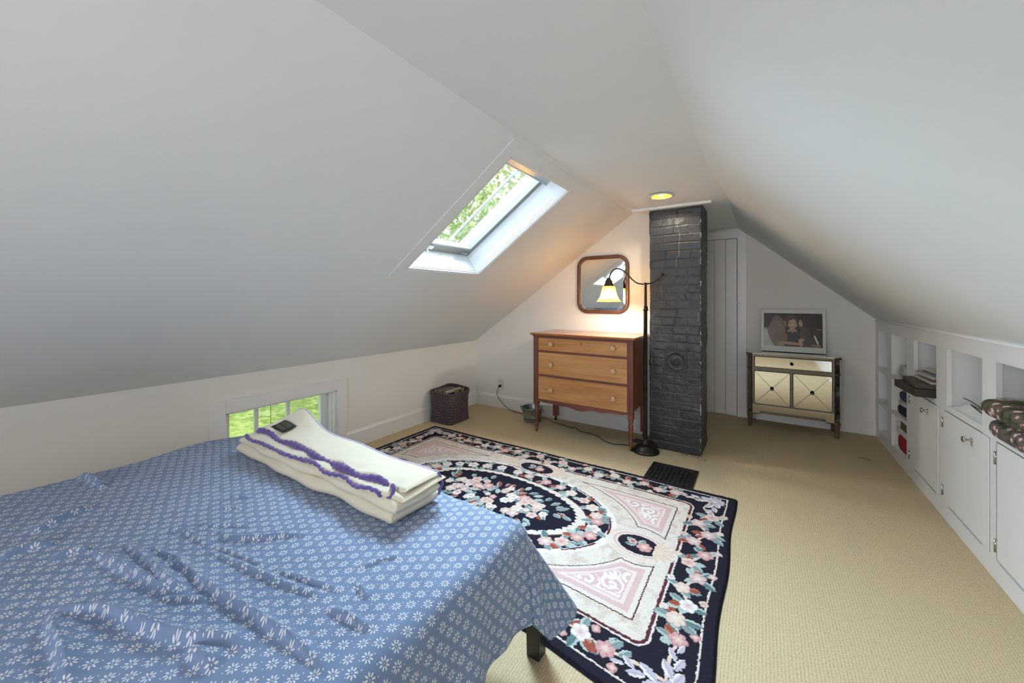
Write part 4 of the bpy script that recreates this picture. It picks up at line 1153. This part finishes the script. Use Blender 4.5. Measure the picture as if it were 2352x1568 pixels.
b = MB(); b.box((MX0-.004, MY0-.012, .592), (MX1+.004, MY0, .604)); b.box((MX0-.05, MY0+.045, .592), (MX0-.044, MY1, .604)); b.box((MX1+.044, MY0+.045, .592), (MX1+.05, MY1, .604)); obj('mid_rail', b, M['asilver'], mc, bevel=.003)
for x0, x1 in ((MX0+.010, .232), (.242, MX1-.010)):
    do = obj('door', MB().box((x0, MY0-.006, .235), (x1, MY0, .584)), M['groove'], mc, bevel=.002)
    px0, px1, pz0, pz1 = x0+.009, x1-.009, .246, .574; yk = MY0-.007; cx_, cz_ = (px0+px1)/2, (pz0+pz1)/2; ap_ = MY0-.0095
    g_ = .0018
    corners = [(px0, pz0), (px1, pz0), (px1, pz1), (px0, pz1)]
    for k in range(4):   # four bevelled triangles meeting at the pull
        (xa, za), (xb, zb) = corners[k], corners[(k+1) % 4]
        def ins(x, z): dx, dz2 = (xa+xb+cx_)/3-x, (za+zb+cz_)/3-z; d_ = math.hypot(dx, dz2); return (x+dx/d_*g_*1.6, z+dz2/d_*g_*1.6)
        tri = [ins(xa, za), ins(xb, zb), ins(cx_, cz_)]
        obj('mirror_panel', MB().prism([(x, yk, z) for x, z in tri], (0, -.0025, 0)), M['amirror'], do)
    b = MB(); b.lathe((cx_, yk-.0015, cz_+.006), [(.013, 0), (.013, -.006), (.010, -.010), (.0001, -.011)], 18, 'y', cap=False)
    b.tube([(cx_+.013*math.cos(a), yk-.014-.004*math.sin(a/2)**2, cz_-.004+.013*math.sin(a)) for a in np.linspace(0, 2*PI, 25)], .003, 8, cap=False)
    obj('ring_pull', b, M['dknob'], do)
# chamfered corner posts faced with dark mirror strips, four at the corners
for s_, xe in ((-1, MX0), (1, MX1)):
    p0 = np.array([xe+s_*.003, MY0-.002, .15]); p1 = np.array([xe+s_*.045, MY0+.040, .15]); nv = np.array([s_*.7071, -.7071, 0])*.004
    dvec = p1-p0
    for z0, z1 in ((.155, .588), (.608, .728)):
        q = p0+dvec*.12; q[2] = z0
        obj('corner_mirror', MB().obox(q, dvec*.76, nv, (0,0,z1-z0)), M['dmirror'], mc)
    obj('post_collar', MB().obox(np.array([p0[0], p0[1], .590])-nv*.2, dvec, nv*2.4, (0,0,.016)), M['asilver'], mc, bevel=.002)
    obj('side_mirror', MB().box((xe+s_*.045, MY0+.055, .17), (xe+s_*.049, MY1-.02, .585)).box((xe+s_*.045, MY0+.055, .612), (xe+s_*.049, MY1-.02, .722)), M['dmirror'], mc)
# shaped skirt
sk = [(MX0, .232), (MX0, .142), (MX0+.055, .142), (MX0+.066, .158), (MX0+.075, .172), (MX0+.10, .170)]
pl = [(x, MY0-.004, z) for x, z in sk] + [((MX0+MX1)*1-x, MY0-.004, z) for x, z in sk[::-1]]
b = MB(); b.prism(pl, (0, .01, 0)); obj('skirt', b, M['amirror'], mc)
b = MB(); b.tube([(x, MY0-.006, z-.003) for x, z in sk[1:]] + [(MX0+MX1-x, MY0-.006, z-.003) for x, z in sk[:0:-1]], .005, 6); obj('skirt_moulding', b, M['asilver'], mc)
for x0, y0 in ((MX0-.022, MY0+.020), (MX1+.022, MY0+.020), (MX0-.022, MY1-.025), (MX1+.022, MY1-.025)):
    b = MB(); n8 = 8; prof = [(.026, .145), (.030, .138), (.028, .128), (.025, .12), (.016, .03), (.019, .026), (.019, .012), (.015, .0)]
    b.lathe((x0, y0, 0), prof[::-1], n8); o = obj('leg', b, M['asilver'], mc)
    for p in o.data.polygons: p.use_smooth = False

# framed photograph leaning on the wall
pw, ph = .540, .440
php = thing('framed_photo', 'white framed sepia photo of three people leaning on the mirrored cabinet top', 'picture', (.255, 4.90, MT))
lean = math.radians(6); up_ = np.array([0, math.sin(lean), math.cos(lean)]); nf_ = np.array([0, -math.cos(lean), math.sin(lean)])
p0 = np.array([-.014, 4.90, MT+.0045])
def fbox(b, x0, x1, z0, z1, d0, d1): b.obox(p0+np.array([x0,0,0])+up_*z0+nf_*d0, (x1-x0,0,0), up_*(z1-z0), nf_*(d1-d0))
iw0, iw1, iz0, iz1 = .024, pw-.026, .058, ph-.040
b = MB(); fbox(b, 0, iw0, 0, ph, -.012, .008); fbox(b, iw1, pw, 0, ph, -.012, .008); fbox(b, iw0, iw1, 0, iz0, -.012, .008); fbox(b, iw0, iw1, iz1, ph, -.012, .008)
obj('picture_frame', b, M['frame_white'], php, bevel=.0015)
b = MB(); fbox(b, .002, pw-.002, .002, ph-.002, -.014, -.006); obj('backing_board', b, M['frame_white'], php)
na2, nb2 = 240, 166
A2, B2 = np.meshgrid(np.linspace(0, 1, na2), np.linspace(0, 1, nb2), indexing='ij')
pim = np.ones((na2, nb2, 3))*np.array(srgb(52,44,38))
pim *= (.75+.5*fbm(A2*6, B2*5, 3, 71))[...,None]
def pell(cx_, cy_, rx, ry, c, rot=0, tex=None, k=1):
    dx, dy = (A2-cx_)*1.47, B2-cy_; cr_, sr = math.cos(rot), math.sin(rot); u_ = (dx*cr_+dy*sr)/rx; v_ = (-dx*sr+dy*cr_)/ry
    m_ = u_**2+v_**2 < 1
    cc = np.ones(pim.shape)*np.array(srgb(*c))
    if tex is not None: cc = cc*tex[...,None]
    pim[m_] = (pim*(1-k)+cc*k)[m_]
hair = .45+1.1*np.abs(np.sin(A2*46+7*np.sin(B2*16)+3*fbm(A2*9, B2*9, 2, 81)))*fbm(A2*16, B2*22, 3, 82)*1.3
wavy = fbm(A2*7, B2*7, 3, 83)
hairL = .5+.9*np.abs(np.sin((A2+.02*np.sin(B2*40))*120+9*wavy))
pell(.02, .26, .20, .30, (150,146,142)); pell(.09, .10, .20, .22, (186,182,178)); pell(.03, .32, .07, .18, (196,192,188))
pell(.50, .30, .30, .30, (38,36,38)); pell(.50, .47, .12, .055, (186,150,126)); pell(.50, .45, .10, .05, (190,154,130)); pell(.50, .425, .125, .03, (38,36,38))
pell(.50, .52, .07, .10, (168,132,110))
pell(.49, .81, .15, .14, (70,50,40), 0, hairL); pell(.505, .68, .105, .16, (190,154,132)); pell(.47, .86, .13, .06, (76,54,42), .35, hairL)
pell(.465, .725, .022, .008, (74,54,44)); pell(.545, .725, .022, .008, (74,54,44)); pell(.462, .705, .016, .007, (60,44,38)); pell(.548, .705, .016, .007, (60,44,38)); pell(.505, .665, .013, .026, (208,172,148))
pell(.505, .605, .052, .026, (96,54,46)); pell(.505, .612, .044, .013, (228,218,206)); pell(.435, .64, .02, .02, (200,162,138)); pell(.575, .64, .02, .02, (200,162,138))
pell(.36, .66, .05, .11, (160,126,104), -.25); pell(.405, .63, .018, .018, (160,126,104)); pell(.26, .62, .18, .30, (112,92,76), .2, hairL); pell(.23, .42, .22, .38, (126,104,86), .05, hairL); pell(.28, .22, .19, .26, (118,96,78), -.25, hairL)
pell(.66, .70, .055, .12, (182,148,126), .25); pell(.612, .70, .016, .02, (182,148,126), .3); pell(.628, .64, .02, .022, (170,134,112)); pell(.77, .80, .17, .15, (56,44,38), .2, hairL); pell(.80, .55, .19, .36, (62,48,40), .1, hairL); pell(.72, .30, .13, .32, (84,62,50), .15, hairL); pell(.79, .16, .12, .18, (78,58,46), 0, hairL)
pell(.90, .22, .024, .16, (212,208,202), .35); pell(.95, .53, .06, .010, (150,146,138))
pell(.44, .10, .28, .045, (176,140,118), -.08); pell(.30, .05, .10, .04, (168,132,110)); pell(.64, .11, .055, .10, (180,144,122), .2); pell(.66, .21, .07, .035, (188,152,128)); pell(.665, .25, .06, .012, (150,114,94)); pell(.90, .05, .12, .045, (140,108,88))
P = np.zeros((na2, nb2, 3)); P += p0 + nf_*.001
P += A2[...,None]*np.array([iw1-iw0, 0, 0]) + np.array([iw0, 0, 0]) + (iz0 + B2*(iz1-iz0))[...,None]*up_
pim = np.clip(pim*1.15, 0, 1)
big_grid('photo_print', P, M['picture'], php, col=pim)

# ------------------------------------------------------------------ built-in storage wall on the right
bi = thing('built_in_storage', 'white built in storage wall with open cubbies above cupboard doors along right side', 'cabinet', (XR, 3.5, 0))
T_, DEP = .02, .30
cols = [(4.56, 4.88), (4.043, 4.447), (3.452, 3.875), (2.852, 3.287), (2.285, 2.718)]   # y ranges, far to near
z_top, z_sh = 1.012, .682
FY1, FY0 = YA, BY0
b = MB(); fx0, fx1 = XR, XR+T_
yy = [FY1] + [v for c in cols for v in (c[1], c[0])] + [FY0]
for k in range(0, len(yy), 2): b.box((fx0, yy[k+1], .09), (fx1, yy[k], z_top))
b.box((fx0, FY0, z_top), (fx1, FY1, KR+.03)); b.box((fx0, FY0, 0), (fx1, FY1, .09))
for c in cols[:2]:
    b.box((fx0, c[0], .642), (fx1, c[1], .680)); b.box((fx0, c[0], .336 if c is cols[0] else .354), (fx1, c[1], .382))
for c in cols[2:]: b.box((fx0, c[0], .648), (fx1, c[1], z_sh))
obj('face_frame', b, M['cab'], bi)
obj('back_panel', MB().box((XR+DEP, FY0, 0), (XR+DEP+.015, FY1, KR-.0)).box((XR+T_, FY0, z_top+.002), (XR+DEP, FY1, z_top+.02)), M['cab'], bi)
for ya in (4.885, 4.52, 4.45, 4.02, 3.895, 3.43, 3.305, 2.833, 2.735, 2.27):
    obj('divider', MB().box((XR+T_, ya, .0), (XR+DEP, ya+.018, z_top)), M['cab'], bi)
for c in cols:
    zs = [.672] + ([.374, .088] if c in cols[:2] else [])
    for z in zs: obj('shelf', MB().box((XR+T_, c[0]-.02, z-.012), (XR+DEP, c[1]+.02, z+.008)), M['cab'], bi, bevel=.001)
obj('frame_moulding', MB().tube([(XR-.001, FY0, KR-.012), (XR-.001, FY1, KR-.012)], .006, 8), M['cab'], bi)
for i, (y0, y1) in enumerate(((3.405, 3.945), (2.775, 3.325), (2.15, 2.70))):
    do = obj('door', MB().box((XR-.004, y0, .106), (XR+.015, y1, .643)), M['cab'], bi, bevel=.003)
    obj('door_gap', MB().box((XR-.001, y0-.0018, .1045), (XR+.001, y1+.0018, .6448)), M['groove'], bi)
    for zh in (.572, .168):
        b = MB(); b.box((XR-.007, y1-.004, zh-.028), (XR-.002, y1+.012, zh+.028)); b.tube([(XR-.008, y1+.004, zh-.03), (XR-.008, y1+.004, zh+.03)], .004, 8); obj('hinge', b, M['chrome'], do)
    if True:
        b = MB(); b.lathe((XR-.004, y0+.175, .578), [(.011, 0), (.009, -.004), (.005, -.010), (.005, -.018), (.010, -.024), (.0155, -.027), (.0165, -.031), (.014, -.035), (.0001, -.036)], 22, 'x', cap=False); obj('knob', b, M['chrome'], do)

# shelf contents
SZ = .681
def slab_rot(x, y, z, lx_, ly_, h, rot):
    c_, s_ = math.cos(rot), math.sin(rot); ax_ = np.array([c_, s_, 0])*lx_; ay_ = np.array([-s_, c_, 0])*ly_
    return MB().obox(np.array([x, y, z])-ax_/2-ay_/2, ax_, ay_, (0, 0, h))
books = [(.985, 3.665, .36, .37, .050, .05, (58,48,40), 'thick dark brown album at the bottom of the cubby stack'), (.995, 3.66, .33, .345, .030, -.04, (78,66,54), 'brown cloth album lying on the dark brown album'),
         (1.02, 3.655, .26, .30, .014, .03, (196,190,182), 'white paperback under the rust red book in the cubby stack'), (1.03, 3.65, .24, .29, .014, -.06, (112,74,62), 'rust red book between the white and pale grey books'),
         (1.02, 3.66, .25, .27, .018, .06, (178,178,176), 'pale grey book just below the blue grey book'), (1.035, 3.65, .22, .26, .016, -.02, (92,108,116), 'blue grey book second from the top of the cubby stack'), (1.03, 3.655, .21, .25, .006, .08, (206,206,204), 'thin white booklet topmost on the cubby stack')]
zc = SZ
for x, y, lx_, ly_, h, r_, c, lb in books:
    o = obj('book', slab_rot(x, y, zc, lx_, ly_, h-.001, r_), simple('book_cover', srgb(*c), .6, var=.12, scale=25), None, bevel=.003, origin=(x, y, zc)); tag(o, lb, 'book', 'books stacked in the third cubby'); zc += h
# white paper heap with dark wires in the fourth cubby
def blob_sheet(x0, x1, y0, y1, z0, amp, seed, n=26, hfun=None):
    Xs, Ys = np.meshgrid(np.linspace(x0, x1, n), np.linspace(y0, y1, n), indexing='ij')
    e_ = np.minimum(np.minimum(Xs-x0, x1-Xs)/(x1-x0), np.minimum(Ys-y0, y1-Ys)/(y1-y0))
    Zs = z0 + amp*sst(0, .3, e_)*(.5+fbm(Xs*14+seed, Ys*14, 3, seed))
    return np.stack([Xs, Ys, Zs], -1)
P = blob_sheet(.915, 1.17, 2.90, 3.27, SZ+.001, .055, 3); b = MB(); b.grid(P); o = obj('plastic_bag', b, simple('white_plastic_film', srgb(226,228,228), .3, var=.03), None, origin=(1.05, 3.05, SZ)); tag(o, 'crumpled white plastic bag lying in the cubby beside the floral cushions', 'bag')
w_ = [(.955, 3.23, .742), (.955, 3.16, .744), (.95, 3.06, .742), (.945, 2.97, .738), (.945, 3.03, .731), (.945, 3.11, .733), (.945, 3.04, .722), (.94, 2.97, .719)]
o = obj('wire_hanger', MB().tube(smooth_path(w_, 6), .003, 6), M['bronze'], None, origin=(.95, 3.1, .73)); tag(o, 'thin dark wire hanger lying on the white plastic bag in the cubby', 'hanger')
# floral cushions in the fifth cubby
def cushion(c, s, rot=0, n=30, e=.55):
    th = np.linspace(-PI/2, PI/2, n); ph_ = np.linspace(0, 2*PI, 2*n)
    def sp_(v, p): return np.sign(v)*np.abs(v)**p
    T2, P2_ = np.meshgrid(th, ph_, indexing='ij')
    X = sp_(np.cos(T2), .30)*sp_(np.cos(P2_), e)*s[0]; Y = sp_(np.cos(T2), .30)*sp_(np.sin(P2_), e)*s[1]; Z = sp_(np.sin(T2), .75)*s[2]
    nn = 1+.05*(fbm(X*30+5, Y*30, 3, 17)-.5)
    return np.stack([c[0]+X*nn, c[1]+Y*nn, c[2]+Z*nn], -1)
for c, s_, mt, lb in (((.995, 2.49, .725), (.145, .205, .043), 'floral2', 'grey and maroon floral cushion at the bottom of the near cubby'), ((.985, 2.50, .815), (.155, .212, .040), 'floral', 'olive green floral cushion on top in the near cubby')):
    b = MB(); b.grid(cushion(c, s_, e=.4), flip=True); o = obj('floral_cushion', b, M[mt], None, origin=c); tag(o, lb, 'cushion', 'floral cushions in the near cubby')
# second column: small grey speaker, dark bundle, red bundle and storage tub
b = MB(); b.box((.925, 4.20, SZ), (.995, 4.33, SZ+.095)); o = obj('small_box', b, simple('pale_grey_board', srgb(176,178,184), .6), None, bevel=.015, seg=3, origin=(.96, 4.27, SZ)); tag(o, 'pale grey rounded box standing in the upper cubby of the second column', 'box')
b = MB(); b.sphere((.955, 4.385, SZ+.027), .034, 18, 12, (.9, 1.2, .78)); o = obj('white_bowl', b, simple('white_ceramic', srgb(206,207,210), .3), None, origin=(.955, 4.385, SZ)); tag(o, 'low white rounded dish beside the grey box in the upper cubby', 'dish')
Z2 = .383
stuff = [((.965, 4.26, Z2+.037), (.05, .13, .036), (38,34,40), 'black folded cloth at the bottom of the middle cubby'), ((.96, 4.25, Z2+.095), (.045, .115, .020), (190,188,190), 'white folded cloth between dark bundles in middle cubby'), ((.965, 4.25, Z2+.149), (.045, .11, .032), (52,56,82), 'navy blue folded cloth above the white one in middle cubby'), ((.97, 4.21, Z2+.213), (.04, .085, .030), (104,106,124), 'slate grey folded cloth topmost in the middle cubby')]
for c, s_, cl, lb in stuff:
    b = MB(); b.grid(cushion(c, s_, e=.7, n=18), flip=True); o = obj('folded_cloth', b, simple('cloth', srgb(*cl), .9, var=.25, scale=30), None, origin=c); tag(o, lb, 'cloth', 'folded cloths in the middle cubby')
Z3 = .097
b = MB(); b.grid(cushion((.965, 4.24, Z3+.063), (.05, .14, .062), e=.7, n=18), flip=True); o = obj('folded_cloth', b, simple('red_cloth', srgb(158,22,44), .8, var=.15, scale=20), None, origin=(.965, 4.24, Z3)); tag(o, 'bright red cloth bundle in the bottom cubby', 'cloth')
b = MB(); tx0, tx1, ty0, ty1 = .922, 1.012, 4.09, 4.385
b.box((tx0, ty0, Z3+.127), (tx1, ty1, Z3+.135)); b.box((tx0, ty0, Z3+.135), (tx0+.006, ty1, Z3+.175)); b.box((tx1-.006, ty0, Z3+.135), (tx1, ty1, Z3+.215)); b.box((tx0, ty0, Z3+.135), (tx1, ty0+.006, Z3+.205)); b.box((tx0, ty1-.006, Z3+.135), (tx1, ty1, Z3+.205))
o = thing('storage_tray', 'pale plastic tray holding olive fabric above the red cloth in bottom cubby', 'tray', (.967, 4.237, Z3+.127)); obj('tray_body', b, M['plastic'], o, bevel=.003)
b = MB(); b.grid(cushion((.967, 4.237, Z3+.186), (.036, .13, .048), e=.6, n=18), flip=True); o = obj('folded_cloth', b, simple('olive_cloth', srgb(104,102,72), .9, var=.2, scale=20), None, origin=(.967, 4.237, Z3+.14)); tag(o, 'olive green cloth folded in the plastic tray', 'cloth')

# loose bits on the carpet
b = MB(); b.tube(smooth_path([(.66, 4.215, .004), (.69, 4.212, .006), (.715, 4.204, .005), (.735, 4.19, .004)], 5), .0022, 6); o = obj('loose_thread', b, M['cord'], None, origin=(.70, 4.2, 0)); tag(o, 'short dark thread lying on the carpet near the right cubbies', 'thread')
b = MB()
for k in range(46):
    x = RNG.uniform(-.60, -.385); y = HY0 - .012 - RNG.uniform(0, .05)*(1 if x < -.45 else 1.6); a = RNG.uniform(0, 6.3); l_ = RNG.uniform(.008, .026)
    b.tube([(x, y, .003), (x+l_*.5*math.cos(a), y+l_*.5*math.sin(a), .006+RNG.uniform(0, .006)), (x+l_*math.cos(a+.6), y+l_*math.sin(a+.6), .004)], .0009, 4)
o = obj('carpet_fray', b, simple('frayed_jute', srgb(132,104,62), .9, var=.3, scale=60), None, origin=(-.5, 3.5, 0)); tag(o, 'frayed brown carpet fibres along the foot of the chimney', 'fibres', kind='stuff')

# ------------------------------------------------------------------ outdoors
b = MB(); b.box((-60, -40, -3.4), (-3.6, 60, -3.2)); o = obj('lawn', b, M['lawn'], None, origin=(-20, 5, -3.3)); tag(o, 'sunny green lawn seen through the low window', 'lawn', kind='stuff')
def leaves(cx_, cy_, cz_, R_, n, sz, seed):
    rg_ = np.random.RandomState(seed); b = MB(); vs = []; fs_ = []
    for k in range(n):
        d_ = rg_.normal(size=3); d_ /= np.linalg.norm(d_); c = np.array([cx_, cy_, cz_]) + d_*R_*(rg_.rand()**.4)*np.array([1, 1, .85])
        u_ = rg_.normal(size=3); u_ /= np.linalg.norm(u_); v_ = np.cross(u_, rg_.normal(size=3)); v_ /= np.linalg.norm(v_); s_ = sz*rg_.uniform(.6, 1.4); i0 = len(vs)
        vs += [c-u_*s_, c-v_*s_*.5, c+u_*s_, c+v_*s_*.5]; fs_.append((i0, i0+1, i0+2, i0+3))
    b.add(vs, fs_); return b
tr = thing('tree', 'pale green leafy tree outside the skylight', 'tree', (-9.5, 12.0, -3.19))
obj('trunk', MB().tube([(-9.5, 12.0, -3.19), (-9.45, 12.05, 0), (-9.5, 12, 2.2)], [.22, .18, .10], 10), M['bark'], tr)
fo = obj('foliage', leaves(-9.5, 12.0, 4.6, 3.6, 3000, .15, 4), M['leaf'], tr); fo['kind'] = 'stuff'

# ------------------------------------------------------------------ light
W = bpy.data.worlds.new('sky'); SC.world = W; W.use_nodes = True; nt = W.node_tree; nt.nodes.clear()
wo = nt.nodes.new('ShaderNodeOutputWorld'); bg = nt.nodes.new('ShaderNodeBackground')
bg.inputs[0].default_value = (.84, .93, 1.0, 1); bg.inputs[1].default_value = .85
nt.links.new(bg.outputs[0], wo.inputs[0])

def light(name, typ, loc, power, col, rot=None, aim=None, **k):
    l = bpy.data.lights.new(name, typ); l.energy = power; l.color = col
    for a, v in k.items(): setattr(l, a, v)
    o = bpy.data.objects.new(name, l); COL.objects.link(o); o.location = loc
    if aim is not None: o.rotation_euler = Vector(aim).to_track_quat('-Z', 'Y').to_euler()
    return o
# sun over the ridge: only grazes the lower skylight lining, lights the garden
light('sun', 'SUN', (0, 0, 8), 2.3, (1, .95, .86), aim=(-.68, -.18, -.69), angle=math.radians(.6))
# daylight entering the skylight, the low window and the added, unseen end-wall window
sc_ = onS((SX0+SX1)/2, (SY0+SY1)/2, SD+.42) + np.array([0, .18, 0])
light('skylight_daylight', 'AREA', sc_, 72, (.68, .81, 1.0), aim=tuple(-NO + np.array([0, -.75, 0])), shape='RECTANGLE', size=.95, size_y=.85, spread=math.radians(140))
light('added_window_fill', 'AREA', ((FX0+FX1)/2, YF-.25, (FZ0+FZ1)/2+.1), 20, (.97, .97, 1.0), aim=(-.05, 1, .38), shape='RECTANGLE', size=1.7, size_y=1.05, spread=math.radians(125))  # fill light behind the added end-wall window
# lamps
light('can_light', 'SPOT', (LX, LY, cz+.045), 165, (1, .91, .76), aim=(0, 0, -1), spot_size=math.radians(150), spot_blend=.5, shadow_soft_size=.03)
light('lamp_light', 'POINT', (sxx, LPY, 1.315), 11, (1, .91, .76), shadow_soft_size=.035)

# ------------------------------------------------------------------ camera and view
cam = bpy.data.cameras.new('camera'); co = bpy.data.objects.new('camera', cam); COL.objects.link(co)
co.location = (0, 0, 1.3); co.rotation_euler = (PI/2, 0, yaw)
cam.sensor_width = 36; cam.lens = 887/2352*36; cam.shift_y = -96/2352; cam.clip_start = .02
SC.camera = co
SC.view_settings.view_transform = 'Standard'; SC.view_settings.look = 'None'; SC.view_settings.gamma = 1; SC.view_settings.use_curve_mapping = False
SC.view_settings.exposure = 0.86
SC.cycles.use_denoising = True
SC.cycles.max_bounces = 10; SC.cycles.diffuse_bounces = 6; SC.cycles.glossy_bounces = 4; SC.cycles.transparent_max_bounces = 12
SC.cycles.sample_clamp_indirect = 6
SC.cycles.caustics_reflective = False; SC.cycles.caustics_refractive = False
